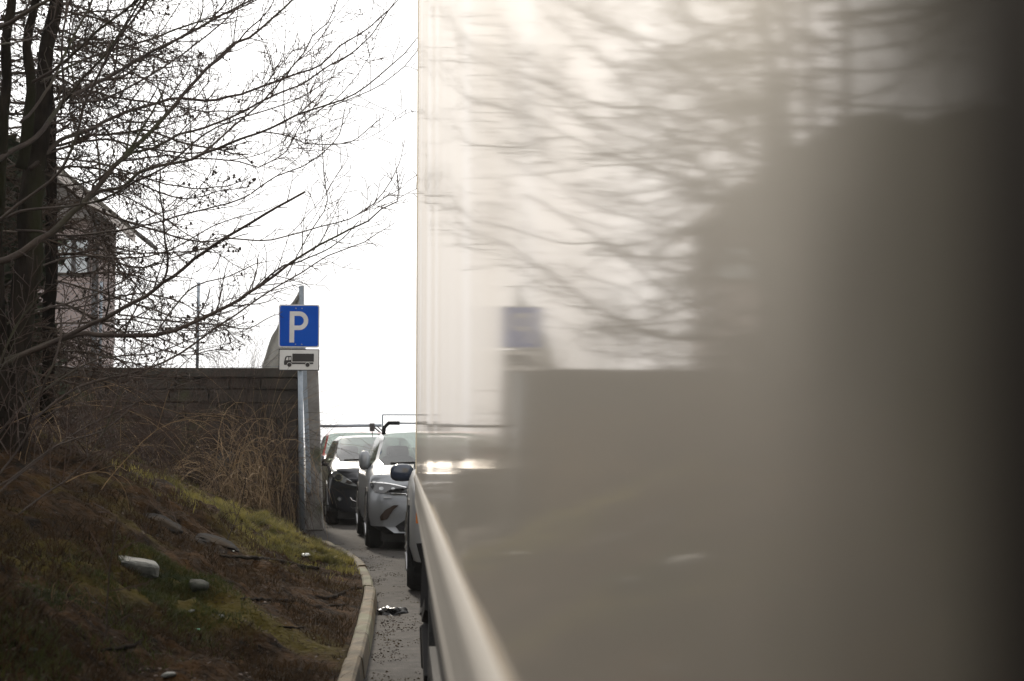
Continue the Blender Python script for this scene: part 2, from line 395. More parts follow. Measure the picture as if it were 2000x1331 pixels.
# tarpaulin hanging at the end post
ty = WY+1.0
outl = [(588,558),(581,575),(573,588),(563,600),(553,612),(546,628),(540,642),(530,658),(524,675),(519,692),(514,708),(508,735)]
mb = MB(); rows = []
for (px_, py_) in outl:
    row = []
    for i in range(13):
        t = i/12; pxx = px_ + (594-px_)*t
        p = at(pxx, py_, ty + .10*math.sin(t*9+py_*.02) + .3*t + .04*math.sin(t*23))
        row.append(p)
    rows.append(row)
for row in rows: mb.v += [tuple(p) for p in row]
for j in range(len(rows)-1):
    for i in range(12):
        q = j*13+i; mb.f.append((q, q+1, q+14, q+13)); mb.m.append(0)
o = mb.build('tarpaulin', M['tarp'], smooth=True)
sol = o.modifiers.new('s', 'SOLIDIFY'); sol.thickness = .008
tag(o, 'grey ribbed tarpaulin hanging behind the fence next to the parking sign', 'tarpaulin')

# ------------------------------------------------------------------ house on the terrace
HY = 42.0
def hp(px_, py_): p = at(px_, py_, HY); return p.x, p.z
xc, _ = hp(190, 600); xr, zr = hp(52, 276); xt, ztip = hp(272, 458)
hx0 = 2*xr - xc; DEP = 2.5; sl = (zr-ztip)/(xt-xr)
house = thing('house', ((xc+xr)/2, HY, 2.4), 'small pink clad house with a grey gable roof behind the bare trees', 'house')
ze = zr - sl*(xc-xr) - .12
mb = MB(); mb.box(hx0, xc, HY, HY+DEP, 2.3, ze-.35)
nb = 46                                          # upright boards over the front
for i in range(nb):
    xa = hx0 + (xc-hx0)*i/nb; mb.box(xa+.012, xa+(xc-hx0)/nb-.012, HY-.018, HY, 2.42, ze-.37)
child_at(mb, 'wall', M['pink'], house)
zg = ze-.35
mb = MB(); zap = zr-.15
mb.prism([(hx0, zg),(xc, zg),(xc, ze),(xr, zap),(hx0, ze)], HY, HY+DEP)
for i in range(12):
    z = zg + .05 + i*(zap-zg)/12; wdt = (xc-xr) if z < ze else max(0,(zap-z)/sl-.12)
    if wdt > .1: mb.box(xr-wdt+.05, xr+wdt-.05, HY-.02, HY, z, z+(zap-zg)/12-.02)
mb.box(hx0-.1, xc+.08, HY-.30, HY-.021, zg-.10, zg+.02)
child_at(mb, 'gable', M['gable'], house)
for s in (1, -1):
    mb = MB(); th = .10
    x1 = xr + s*(xt-xr)
    mb.prism([(xr, zr),(x1, ztip),(x1, ztip-th),(xr, zr-th)], HY-.55, HY+DEP+.4)
    nT = 16
    for i in range(nT):    # tile courses step down the slope
        ta, tb = i/nT, (i+1)/nT
        xa, xb_ = xr+(x1-xr)*ta, xr+(x1-xr)*tb; za, zb_ = zr+(ztip-zr)*ta, zr+(ztip-zr)*tb
        mb.prism([(xa, za+.003),(xb_, zb_+.003),(xb_, zb_+.05),(xa, za+.03)], HY-.58, HY+DEP+.42)
    rf = child_at(mb, 'roof', M['rooft'], house)
    mb = MB(); mb.prism([(xr, zr-.103),(x1, ztip-.103),(x1, ztip-.33),(xr, zr-.33)], HY-.60, HY-.56)
    o = mb.build('bargeboard', M['trimw'], rf)
mb = MB(); g = [Vector((xt+.06, HY-.5, ztip-.07)), Vector((xt+.06, HY+DEP, ztip-.07))]; mb.tube(g, .07, 8)
child_at(mb, 'gutter', M['trimd'], house)
for (a0, a1) in ((68,96),(106,141),(148,172),(14,40),(-70,-44),(-130,-100)):
    x0, z0 = hp(a0, 535); x1, z1 = hp(a1, 470)
    mb = MB(); t = .07
    mb.box(x0-t, x0, HY-.06, HY-.019, z0-t, z1+t); mb.box(x1, x1+t, HY-.06, HY-.019, z0-t, z1+t)
    mb.box(x0, x1, HY-.06, HY-.019, z1, z1+t); mb.box(x0, x1, HY-.07, HY-.019, z0-t, z0)
    fr = child_at(mb, 'window', M['trimd'], house)
    mb = MB(); mb.box(x0, x1, HY-.03, HY-.0195, z0, z1)
    o = mb.build('pane', M['hglass'], fr)
xd, _ = hp(183, 600)
mb = MB(); mb.tube([Vector((xc-.1,HY-.1,ze-.4)), Vector((xd,HY-.08,zg-.5)), Vector((xd,HY-.08,2.4))], .05, 8)
child_at(mb, 'downpipe', M['trimd'], house, smooth=True)
mb = MB(); mb.box(xc-.09, xc+.02, HY-.03, HY-.018, 2.42, zg-.1)
child_at(mb, 'corner_board', M['trimd'], house)

# ------------------------------------------------------------------ parking sign
SY = 20.6; base = at(590, 1033, SY)
sg = thing('parking_sign', base, 'blue parking sign above a white lorry plate on a galvanised pole', 'sign')
def sgc(mbx, name, mt, **k): return child_at(mbx, name, mt, sg, **k)
tl = at(543, 596, SY)
mb = MB(); ptop = at(583, 600, SY); pbot = at(590, 1040, SY)
mb.tube([pbot+Vector((0,.06,-.15)), Vector((ptop.x+.01, SY+.06, ptop.z))], .037, 14)
sgc(mb, 'pole', M['galv'], smooth=True)
def rrect(x0, x1, z0, z1, r, n=5):
    pts = []
    for cx, cz, a0 in ((x1-r,z0+r,-90),(x1-r,z1-r,0),(x0+r,z1-r,90),(x0+r,z0+r,180)):
        for i in range(n+1):
            a_ = math.radians(a0+90*i/n); pts.append((cx+r*math.cos(a_), cz+r*math.sin(a_)))
    return pts
pA = at(543.5, 679, SY); pB = at(624.5, 595.5, SY)
X0, X1, Z0, Z1 = pA.x, pB.x, pA.z, pB.z; WS = X1-X0; cx = (X0+X1)/2
mb = MB(); mb.prism(rrect(X0,X1,Z0,Z1,.035), SY, SY+.012)
plate = sgc(mb, 'square_plate', M['sign_white'])
def sub(mbx, name, mt, par, **k):
    return mbx.build(name, mt, par, **k)
mb = MB(); mb.prism(rrect(X0+.018,X1-.018,Z0+.018,Z1-.018,.028), SY-.003, SY-.0005)
sub(mb, 'blue_face', M['sign_blue'], plate)
# letter P  (fractions of the plate)
def fx(u): return X0+WS*u
def fz(v): return Z1-(Z1-Z0)*v
st0, st1 = .27, .385; top, bot = .16, .885; bowl_b = .595; barh = .105; xb = .50; ro = (bowl_b-top)/2
outer = []; inner = []
for i in range(21):
    a_ = math.pi/2 - math.pi*i/20
    outer.append((xb+ro*1.03*math.cos(a_), (top+bowl_b)/2 - ro*math.sin(a_)))
    inner.append((xb+(ro-barh)*1.03*math.cos(a_), (top+bowl_b)/2 - (ro-barh)*math.sin(a_)))
mb = MB()
mb.prism([(fx(u),fz(v)) for u,v in ((st0,top),(st1,top),(st1,bot),(st0,bot))], SY-.006, SY-.0035)
ring = [(st1,top)]+outer+[(st1,bowl_b),(st1,bowl_b-barh)]+inner[::-1]+[(st1,top+barh)]
mb.prism([(fx(u),fz(v)) for u,v in ring], SY-.006, SY-.0035)
sub(mb, 'letter', M['sign_white'], plate)
for u, v in ((.42,.09),(.57,.09),(.42,.925),(.57,.925)):
    mb = MB(); p = Vector((fx(u), SY-.012, fz(v))); mb.tube([p, p+Vector((0,.01,0))], .010, 8)
    sub(mb, 'bolt', M['galv'], plate)
# lower plate
pA = at(544, 724, SY); pB = at(624, 682.5, SY); x0, x1, z0, z1 = pA.x, pB.x, pA.z, pB.z
mb = MB(); mb.prism(rrect(x0,x1,z0,z1,.008,2), SY, SY+.012)
pl2 = sgc(mb, 'lower_plate', M['sign_dark'])
mb = MB(); mb.prism(rrect(x0+.012,x1-.012,z0+.012,z1-.012,.008,2), SY-.003, SY-.0005)
sub(mb, 'white_face', M['sign_white'], pl2)
W2, H2 = x1-x0, z1-z0
def q(u, v): return (x0+W2*u, z1-H2*v)
mb = MB(); ya, yb = SY-.006, SY-.0035
mb.prism([q(.335,.21),q(.865,.21),q(.865,.585),q(.335,.585)], ya, yb)
cab = [q(.135,.74),(q(.13,.60)),q(.165,.36),q(.20,.32),q(.315,.32),q(.315,.62),q(.335,.62),q(.85,.62),q(.85,.70),q(.70,.70),q(.33,.70),q(.30,.74)]
mb.prism(cab, ya, yb)
for u in (.265,.71):
    c = q(u,.735); rr = .030
    mb.prism([(c[0]+rr*math.cos(i*.3142), c[1]+rr*math.sin(i*.3142)) for i in range(20)], ya-.002, ya-.0004)
sub(mb, 'lorry_symbol', M['sign_dark'], pl2)
for cw in ([q(.175,.52),q(.20,.38),q(.238,.38),q(.238,.52)], [q(.262,.38),q(.297,.38),q(.297,.50),q(.262,.52)]):
    mb = MB(); mb.prism(cw, ya-.002, ya-.0004); sub(mb, 'cab_window', M['sign_white'], pl2)
for u in (.265,.71):
    mb = MB(); c = q(u,.735); n_ = 20
    ringp = [(c[0]+.037*math.cos(math.pi*i/n_), c[1]+.037*math.sin(math.pi*i/n_)) for i in range(n_+1)] + [(c[0]+.031*math.cos(math.pi*i/n_), c[1]+.031*math.sin(math.pi*i/n_)) for i in range(n_,-1,-1)]
    mb.prism(ringp, ya-.002, ya-.0004); sub(mb, 'wheel_outline', M['sign_white'], pl2)
for ca_, cb_ in ((Z0-.025, Z0+.02), (z0+.02, z0+.05), (Z1-.09, Z1-.05)):
    mb = MB(); mb.box(cx-.10, cx+.07, SY+.0125, SY+.03, ca_, cb_); sgc(mb, 'clamp', M['galv'])

# ------------------------------------------------------------------ lorry beside the camera
D = .068; TEND = 8.6
tr = thing('lorry', (D+1.25, 4.3, 0), 'tall cream box lorry seen along its glossy side, close on the right', 'lorry')
def trc(mbx, name, mt, **k): return child_at(mbx, name, mt, tr, **k)
zrail1, zrail0 = EYE-2.34*D, EYE-5.3*D
zrail1 = round(zrail1, 3)
ys = []; y = -3.0
while y < TEND-.14: ys.append(y); y += .03
def wave(y): return .0011*math.sin(y*2.1+.5)+.0003*math.sin(y*5.3+1.2)+.00007*math.sin(y*11.0)+.0009*math.sin(y*.9)
wv0 = wave(1.1)
mb = MB(); zs = [zrail1-.02, 2.0, 3.0, 4.06]
for y in ys:
    for z in zs: mb.v.append((D+.003+(wave(y))*min(1,max(0,(y-.1)/1.5)), y, z))
for j in range(len(ys)-1):
    for i in range(3): q_ = j*4+i; mb.f.append((q_, q_+1, q_+5, q_+4)); mb.m.append(0)
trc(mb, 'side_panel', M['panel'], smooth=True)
mb = MB(); mb.box(D+.012, D+2.5, -3.0, TEND-.02, zrail1-.03, 4.055)
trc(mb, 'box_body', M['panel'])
mb = MB(); mb.box(D-.0005, D+.06, TEND-.13, TEND, zrail1-.1, 4.07); mb.box(D+2.45, D+2.51, TEND-.13, TEND, zrail1-.1, 4.07); mb.box(D+.06, D+2.45, TEND-.06, TEND, 3.98, 4.07)
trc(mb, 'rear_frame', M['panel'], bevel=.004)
mb = MB(); mb.box(D+.055, D+2.45, TEND-.018, TEND+.0, zrail1, 3.98)
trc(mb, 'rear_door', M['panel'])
mb = MB(); ymid = .172
mb.box(D-.003, D+.05, -.10, .160, zrail1-.02, 4.07)
trc(mb, 'edge_shade_strip', M['post'], bevel=.003)  # added dark strip, standing in for shade on the near end of the side
# rail profile extruded along the side, rounded bead on top
mb = MB(); hR = zrail1-zrail0
prof = [(.02,zrail1-.021),(.001,zrail1-.0005),(-.004,zrail1-.006),(-.010,zrail1-.016),(-.012,zrail1-.03),(-.010,zrail1-.044),(-.004,zrail1-.054),(-.002,zrail1-.062),(-.002,zrail0+.05),(-.004,zrail0+.045),(-.004,zrail0+.02),(-.001,zrail0+.004),(.02,zrail0)]
for y in (-3.0, TEND-.002):
    mb.v += [(D+a_, y, z) for a_, z in prof]
n_ = len(prof)
for j in range(n_): j2 = (j+1) % n_; mb.f.append((j, j2, j2+n_, j+n_)); mb.m.append(0)
mb.f.append(tuple(range(n_))); mb.f.append(tuple(range(2*n_-1, n_-1, -1))); mb.m += [0,0]
trc(mb, 'side_rail', M['alu'])
mb = MB()
mb.box(D+.5, D+.62, -3, TEND-.3, .72, zrail0-.005); mb.box(D+1.9, D+2.02, -3, TEND-.3, .72, zrail0-.005)
for y in [i*.8-2.8 for i in range(14)]: mb.box(D+.02, D+2.48, y, y+.07, zrail0-.09, zrail0-.006)
mb.box(D+.05, D+2.45, TEND-.25, TEND-.12, .45, .57)
for xx in (D+.35, D+2.0): mb.box(xx, xx+.08, TEND-.22, TEND-.15, .5, .8)
trc(mb, 'chassis', M['frame'])
mb = MB()
for z in (.42,.68): mb.box(D+.03, D+.06, 1.4, 5.5, z, z+.10)
for y in (1.6, 3.4, 5.3): mb.box(D+.062, D+.09, y, y+.06, .40, zrail0-.1)
trc(mb, 'side_guard', M['frame'])
def wheel(cx_, cy_, R, Wd, mbT, mbR, side=-1):
    segs = 36; b = len(mbT.v); pr = [(0,.62),(0,.90),(.03,.97),(.06,1),(Wd-.06,1),(Wd-.03,.97),(Wd,.90),(Wd,.62)]
    for i in range(segs):
        t = 2*math.pi*i/segs
        for (xo, rr) in pr: mbT.v.append((cx_-side*0 + xo, cy_+R*rr*math.cos(t), R+R*rr*math.sin(t)))
    k_ = len(pr)
    for i in range(segs):
        for j in range(k_-1):
            a0 = b+i*k_+j; a1 = b+((i+1)%segs)*k_+j
            mbT.f.append((a0, a0+1, a1+1, a1)); mbT.m.append(0)
    for face in (0.03, Wd-.03):
        cpt = len(mbR.v); mbR.v.append((cx_+face, cy_, R))
        for i in range(segs):
            t = 2*math.pi*i/segs; mbR.v.append((cx_+face, cy_+R*.63*math.cos(t), R+R*.63*math.sin(t)))
        for i in range(segs): mbR.f.append((cpt, cpt+1+i, cpt+1+(i+1)%segs)); mbR.m.append(0)
    # spokes
    for s_ in range(5):
        t = 2*math.pi*s_/5+.3
        for face in (0.008, Wd-.03):
            c0 = Vector((cx_+face, cy_+R*.1*math.cos(t), R+R*.1*math.sin(t))); c1 = Vector((cx_+face+.01, cy_+R*.6*math.cos(t), R+R*.6*math.sin(t)))
            mbR.tube([c0, c1], R*.085, 5)
for y in (6.55, .9-2.3):
    for xx in (D+.04, D+2.16):
        mt, mr = MB(), MB(); wheel(xx, y, .50, .30, mt, mr)
        o = trc(mt, 'wheel', M['rubber'], smooth=False); o2 = mr.build('rim', M['frame'], o)
mb = MB(); mb.box(D+.035, D+.40, 7.20, 7.215, .14, .9)
trc(mb, 'mudflap', M['rubber'])
mb = MB(); mb.box(D+.0, D+.04, 8.05, 8.12, zrail0-.07, zrail0-.012)
trc(mb, 'marker_lamp', M['orange'])

# ------------------------------------------------------------------ cars
def make_car(name, label, P, loc, yaw, paint):
    """local frame: nose at y=0 facing -y, ground z=0"""
    root = thing(name, loc, label, 'car', yaw)
    L, hw, Hh = P['L'], P['W']/2, P['H']
    cowl, roof0, roof1, tail = P['cowl'], P['roof0'], P['roof1'], P['tail']
    zc, zn = P['zc'], P['zn']      # cowl height, nose top height
    zb = .20
    # stations: y, width factor, shoulder z, hood-edge z, centre z, kind
    st = []
    for t in (0, .02, .06, .14, .3, .5, .75, 1.0):
        y = cowl*t
        wf = [.80,.88,.935,.965,.985,.995,1,1][(0,.02,.06,.14,.3,.5,.75,1.0).index(t)]
        zt_ = zn + (zc-zn)*(t**.75); zt_ -= (1-min(1,t/.05))*.10
        st.append((y, wf, zt_, 'hood'))
    for t in (.25,.5,.75,1.0): st.append((cowl+(roof0-cowl)*t, 1, zc+(Hh-.035-zc)*(t**.86), 'ws'))
    for t in (.2,.4,.6,.8,1.0): st.append((roof0+(roof1-roof0)*t, 1, Hh-.035+ .035*math.sin(math.pi*min(1,t*1.1)*.9), 'roof'))
    for t in (.33,.66,1.0): st.append((roof1+(tail-roof1)*t, 1-.03*t, Hh-.03-(Hh-.03-zc-.02)*t, 'rw'))
    st.append((L-.10, .95, zc-.05, 'trunk')); st.append((L, .86, zc-.14, 'trunk'))
    N = 14
    rings = []
    for (y, wf, zt_, kd) in st:
        w_ = hw*wf; belt = min(P['belt'], zt_+.0) if kd != 'hood' else None
        if kd in ('hood','trunk'):
            shz = zt_-.10
            pts = [(0,zb+.02),(w_*.80,zb+.02),(w_*.96,zb+.10),(w_*1.0,.42),(w_*1.0,.60),(w_*.985,shz-.02),(w_*.955,shz+.05),(w_*.91,zt_-.025),(w_*.86,zt_-.008),(w_*.72,zt_+.004),(w_*.5,zt_+.016),(w_*.3,zt_+.022),(w_*.14,zt_+.025),(0,zt_+.026)]
        else:
            bz = P['belt']; rw_ = w_*P['rf']                      # roof half width
            fr_ = max(0, min(1, (zt_-bz+.02)/(Hh-bz)))
            edge = w_*.90 + (rw_-w_*.90)*fr_
            zedge = bz + (zt_-.05-bz)*1.0 if zt_-.05 > bz else bz+.005
            pts = [(0,zb+.02),(w_*.80,zb+.02),(w_*.96,zb+.10),(w_*1.0,.42),(w_*1.0,.60),(w_*.99,bz-.12),(w_*.965,bz-.03),(w_*.93,bz),
                   (w_*.93+(edge-w_*.93)*.93, bz+(zedge-bz)*.92),(edge-.035,zedge+.012),(edge*.88,zt_-.012),(edge*.6,zt_+.0),(edge*.3,zt_+.008),(0,zt_+.010)]
        yo = []
        for (x_, z_) in pts:
            bow = 0
            if kd == 'hood' and y < cowl*.35:
                k_ = 1-y/(cowl*.35); bow = P['bow']*k_*(abs(x_)/hw)**2.4
                if z_ > .62: bow += k_*P.get('lean',.12)*((z_-.62)/.25)
                if z_ < .35: bow += k_*.06*((.35-z_)/.15)
            elif kd == 'ws' or (kd == 'hood'):
                bow = .12*(abs(x_)/hw)**2 if x_ < edgef(kd, w_) else 0
            yo.append(y+bow)
        rings.append([(x_, yy, z_) for (x_, z_), yy in zip(pts, yo)])
    # vertices full ring: right half then left half mirrored
    V = []; idx = []
    for rg in rings:
        row = []
        for (x_, y_, z_) in rg: V.append((x_, y_, z_)); row.append(len(V)-1)
        rowL = [row[0]]
        for (x_, y_, z_) in rg[1:-1]: V.append((-x_, y_, z_)); rowL.append(len(V)-1)
        rowL.append(row[-1]); idx.append((row, rowL))
    parts = {'body':[], 'windscreen':[], 'side_window':[], 'rear_window':[], 'lower_trim':[]}
    for j in range(len(st)-1):
        kd = st[j+1][3]; kd0 = st[j][3]
        for i in range(N-1):
            key = 'body'
            if kd == 'ws' and i >= 10: key = 'windscreen'
            if kd == 'ws' and i == 9: key = 'windscreen'
            if kd == 'rw' and i >= 9: key = 'rear_window'
            if i == 7 and kd in ('ws','roof') or (i == 7 and kd == 'rw' and st[j+1][0] < tail-.2): key = 'side_window'
            if i <= 1: key = 'lower_trim' if P.get('clad') else 'body'
            if kd == 'ws' and i == 7 and st[j+1][0] <= cowl+(roof0-cowl)*.26: key = 'body'
            for sd_, rw in enumerate(idx[j]):
                r2 = idx[j+1][sd_]
                fc = (rw[i], rw[i+1], r2[i+1], r2[i])
                if sd_: fc = fc[::-1]
                parts[key].append(fc)
    for (row, rowL), fl in ((idx[0], 0), (idx[-1], 1)):
        for i in range(N-1):
            fc = (row[i], row[i+1], rowL[i+1], rowL[i]); 
            fc = tuple(dict.fromkeys(fc))
            if len(fc) >= 3: parts['body'].append(fc if fl else fc[::-1])
    allf = sum(parts.values(), [])
    bvh = BVHTree.FromPolygons([Vector(v) for v in V], allf)
    def loft(faces):
        used = {}; m_ = MB()
        for f_ in faces:
            nf = []
            for i_ in f_:
                if i_ not in used: used[i_] = len(m_.v); m_.v.append(V[i_])
                nf.append(used[i_])
            m_.f.append(tuple(nf)); m_.m.append(0)
        return m_
    body = loft(parts['body']).build('body', M[paint], root, smooth=True, recalc=False)
    sw = parts.pop('side_window'); half = len(V)
    for sg_ in (1, -1):
        fs = [f_ for f_ in sw if sg_*sum(V[i_][0] for i_ in f_) > 0]
        loft(fs).build('side_window', M['glass'], root, smooth=True, recalc=False)
    for k_, mt_ in (('windscreen','glass'),('rear_window','glass'),('lower_trim','black')):
        if parts[k_]: loft(parts[k_]).build(k_, M[mt_], root, smooth=True, recalc=False)
    def front(outl, off, nm, mt_, par=root, rings_=12):
        off = off+.008
        """patch laid on the nose, outline in (x,z)"""
        cx_ = sum(p[0] for p in outl)/len(outl); cz_ = sum(p[1] for p in outl)/len(outl)
        dense = []
        for i_ in range(len(outl)):
            p, q2 = outl[i_], outl[(i_+1)%len(outl)]
            for t in (0,.125,.25,.375,.5,.625,.75,.875): dense.append((p[0]+(q2[0]-p[0])*t, p[1]+(q2[1]-p[1])*t))
        m_ = MB(); n2 = len(dense); levels = [(1.0,-.02),(1.0,off)]+[((rings_-k)/rings_, off) for k in range(1, rings_)]
        for s_, o_ in levels:
            for (x_, z_) in dense:
                xx, zz = cx_+(x_-cx_)*s_, cz_+(z_-cz_)*s_
                h_ = bvh.ray_cast(Vector((xx,-2,zz)), Vector((0,1,0)))
                yy = h_[0].y if h_[0] else .3
                m_.v.append((xx, yy-o_, zz))
        for a_ in range(len(levels)-1):
            for i_ in range(n2):
                j_ = (i_+1)%n2; m_.f.append((a_*n2+i_, a_*n2+j_, (a_+1)*n2+j_, (a_+1)*n2+i_)); m_.m.append(0)
        m_.f.append(tuple((len(levels)-1)*n2+i_ for i_ in range(n2))); m_.m.append(0)
        return m_.build(nm, M[mt_], par, smooth=False)
    def surf(x_, z_):
        h_ = bvh.ray_cast(Vector((x_,-2,z_)), Vector((0,1,0))); return h_[0].y if h_[0] else .3
    P['front'](front, surf, root)
    m_ = MB(); m_.box(-hw*.80, hw*.80, .28, L-.35, .11, .24); m_.build('underbody', M['frame'], root)
    # wheels with black arches
    for sx in (1,-1):
        for wy in (P['ax0'], P['ax1']):
            R = P['R']; Wd = .22
            x0_ = hw-.215 if sx > 0 else -hw-.005
            mt_, mr_ = MB(), MB(); wheel(x0_, wy, R, Wd, mt_, mr_)
            tyre = mt_.build('wheel', M['rubber'], root); mr_.build('rim', M['rim'], tyre)
            m_ = MB(); pts = []
            for k in range(15):
                t = math.pi*k/14*1.12-.19
                pts.append((wy+(R+.035)*math.cos(t), R+(R+.035)*math.sin(t)))
            for k in range(14,-1,-1):
                t = math.pi*k/14*1.12-.19
                pts.append((wy+(R+.10)*math.cos(t), R+(R+.10)*math.sin(t)))
            b_ = len(m_.v); nn = len(pts)
            xa_, xb_ = sx*(hw-.03), sx*(hw+.003)
            m_.v += [(xa_, yy, zz) for yy, zz in pts]+[(xb_, yy, zz) for yy, zz in pts]
            for k in range(14):
                m_.f.append((nn+k, nn+k+1, nn+nn-2-k, nn+nn-1-k)); m_.m.append(0)
            for k in range(nn): m_.f.append((k, (k+1)%nn, nn+(k+1)%nn, nn+k)); m_.m.append(0)
            m_.build('wheel_arch', M['black' if P.get('clad') else paint], root)
    # interior
    def blob(cx_, cy_, cz_, sx_, sy_, sz_, nm, mt_, p_=4):
        m_ = MB(); nu, nv = 14, 8
        for j in range(nv+1):
            ph = -math.pi/2+math.pi*j/nv
            for i_ in range(nu):
                th = 2*math.pi*i_/nu
                def sp_(v): return math.copysign(abs(v)**(2/p_), v)
                m_.v.append((cx_+sx_*sp_(math.cos(ph))*sp_(math.cos(th)), cy_+sy_*sp_(math.cos(ph))*sp_(math.sin(th)), cz_+sz_*sp_(math.sin(ph))))
        for j in range(nv):
            for i_ in range(nu):
                i2 = (i_+1)%nu; m_.f.append((j*nu+i_, j*nu+i2, (j+1)*nu+i2, (j+1)*nu+i_)); m_.m.append(0)
        return m_.build(nm, M[mt_], root, smooth=True)
    for sx in (1,-1):
        for sy_ in (roof0+.35, roof0+1.25):
            s_ = blob(sx*.36, sy_, .86, .24, .08, .30, 'seat_back', 'seat')
            blob(sx*.36, sy_+.02, 1.25 if Hh > 1.5 else 1.2, .13, .05, .09, 'headrest', 'seat')
    blob(0, cowl+.33, zc-.10, hw*.88, .22, .12, 'dashboard', 'seat')
    m_ = MB(); m_.tube([Vector((sgn_[0], sgn_[1], sgn_[2])) for sgn_ in [(.36+.18*math.cos(t*.3927), cowl+.62+.05*math.sin(t*.3927), zc-.02+.17*math.sin(t*.3927)) for t in range(17)]], .014, 6)
    m_.build('steering_wheel', M['seat'], root)
    # wipers
    m_ = MB()
    for x0_, x1_ in ((-.55,.02),(.05,.60)):
        pts = []
        for k in range(6):
            t = k/5; x_ = x0_+(x1_-x0_)*t; z_ = zc+.02+.015*math.sin(t*3.1)
            h_ = bvh.ray_cast(Vector((x_,-2,zc+.035+.02*t)), Vector((0,1,0)))
            pts.append(Vector((x_, (h_[0].y if h_[0] else cowl)-.012, zc+.035+.02*t)))
        m_.tube(pts, .009, 5)
    m_.build('wiper', M['black'], root)
    # mirrors
    for sx in (1,-1):
        s_ = blob(sx*(hw+P.get('mo',.115)), cowl+.36, P['belt']+P.get('mh',.09), P.get('mw',.115), .06, P.get('mz',.085), 'door_mirror', P.get('mpaint', paint), 2.8)
        m_ = MB(); m_.tube([Vector((sx*(hw-.08), cowl+.42, P['belt']+min(0,P.get('mh',0))*1.5)), Vector((sx*(hw+P.get('mo',.115)-.05), cowl+.39, P['belt']+min(.04,P.get('mh',.04)-.03)))], .03, 8); m_.build('mirror_stalk', M['black'], s_)
    if P.get('rails'):
        xr_ = hw*P['rf']-.05
        m_ = MB(); m_.tube([Vector((-xr_+.15, roof0+.30, Hh+.10)), Vector((xr_-.15, roof0+.30, Hh+.10))], .012, 8); m_.build('crossbar', M['galv'], root, smooth=True)
        for sx in (1,-1):
            m_ = MB(); m_.tube([Vector((sx*(xr_+.02), roof0+.30, Hh-.06)), Vector((sx*(xr_+.01), roof0+.30, Hh+.04)), Vector((sx*(xr_-.05), roof0+.30, Hh+.10)), Vector((sx*(xr_-.2), roof0+.30, Hh+.10))], .026, 8); m_.build('bar_foot', M['black'], root, smooth=True)
    if P.get('antenna'):
        m_ = MB(); m_.tube([Vector((0, roof0+.12, Hh-.02)), Vector((0, roof0+.22, Hh+.18))], .006, 6); m_.build('antenna', M['black'], root)
    # number plate
    return root
def edgef(kd, w_): return w_*2

def mir(o): return [(-x, z) for x, z in o][::-1]
def front_crossover(front, surf, root):
    hl = [(-.845,.845),(-.84,.77),(-.80,.715),(-.62,.70),(-.47,.72),(-.40,.775),(-.55,.81),(-.70,.835)]
    for o_ in (hl, mir(hl)):
        h = front(o_, .008, 'headlight', 'lampdark')
        s_ = -1 if o_ is hl else 1
        for (cx_, rr) in ((-.72,.03),(-.58,.024)):
            front([(-s_*-1*abs(cx_)*1+rr*math.cos(i*.6283)*1, .765+rr*.8*math.sin(i*.6283)) if False else (s_*abs(cx_)+rr*math.cos(i*.6283), .762+rr*.75*math.sin(i*.6283)) for i in range(10)], .014, 'lens', 'lamp', h)
        up = [(s_*abs(x), z) for x, z in ((-.83,.848),(-.70,.842),(-.55,.818),(-.42,.785),(-.42,.775),(-.55,.806),(-.70,.829),(-.83,.834))]
        front(up, .012, 'daylight_strip', 'chrome', h)
    front([(-.40,.75),(-.30,.82),(.30,.82),(.40,.75),(.36,.58),(.22,.47),(-.22,.47),(-.36,.58)], .006, 'grille', 'black')
    m_ = MB(); pts = [(-.60,.70),(-.42,.70),(-.37,.62),(-.28,.50),(-.15,.455),(.15,.455),(.28,.50),(.37,.62),(.42,.70),(.60,.70)]
    m_.tube([Vector((x, surf(x, z)-.015, z)) for x, z in pts], .014, 6); m_.build('chrome_wing', M['chrome'], root, smooth=True)
    m_ = MB(); m_.tube([Vector((.085*math.cos(t*.3927), surf(0,.72)-.03, .715+.062*math.sin(t*.3927))) for t in range(17)], .008, 6)
    m_.tube([Vector((-.07, surf(0,.72)-.03, .745)), Vector((0, surf(0,.72)-.03, .70)), Vector((.07, surf(0,.72)-.03, .745))], .007, 6); m_.build('emblem', M['chrome'], root)
    front([(-.55,.30),(-.40,.40),(.40,.40),(.55,.30),(.50,.24),(-.50,.24)], .006, 'lower_grille', 'black')
    fg = [(-.73,.37),(-.74,.42),(-.68,.50),(-.57,.56),(-.51,.56),(-.58,.50),(-.65,.39)]
    for o_ in (fg, mir(fg)): front(o_, .006, 'fog_recess', 'darkorange')
    for s_ in (-1,1): front([(s_*.70,.665),(s_*.60,.665),(s_*.60,.645),(s_*.70,.645)], .006, 'washer_cover', 'carsilver2')
    front([(-.26,.50),(.26,.50),(.26,.40),(-.26,.40)], .02, 'number_plate', 'sign_white')
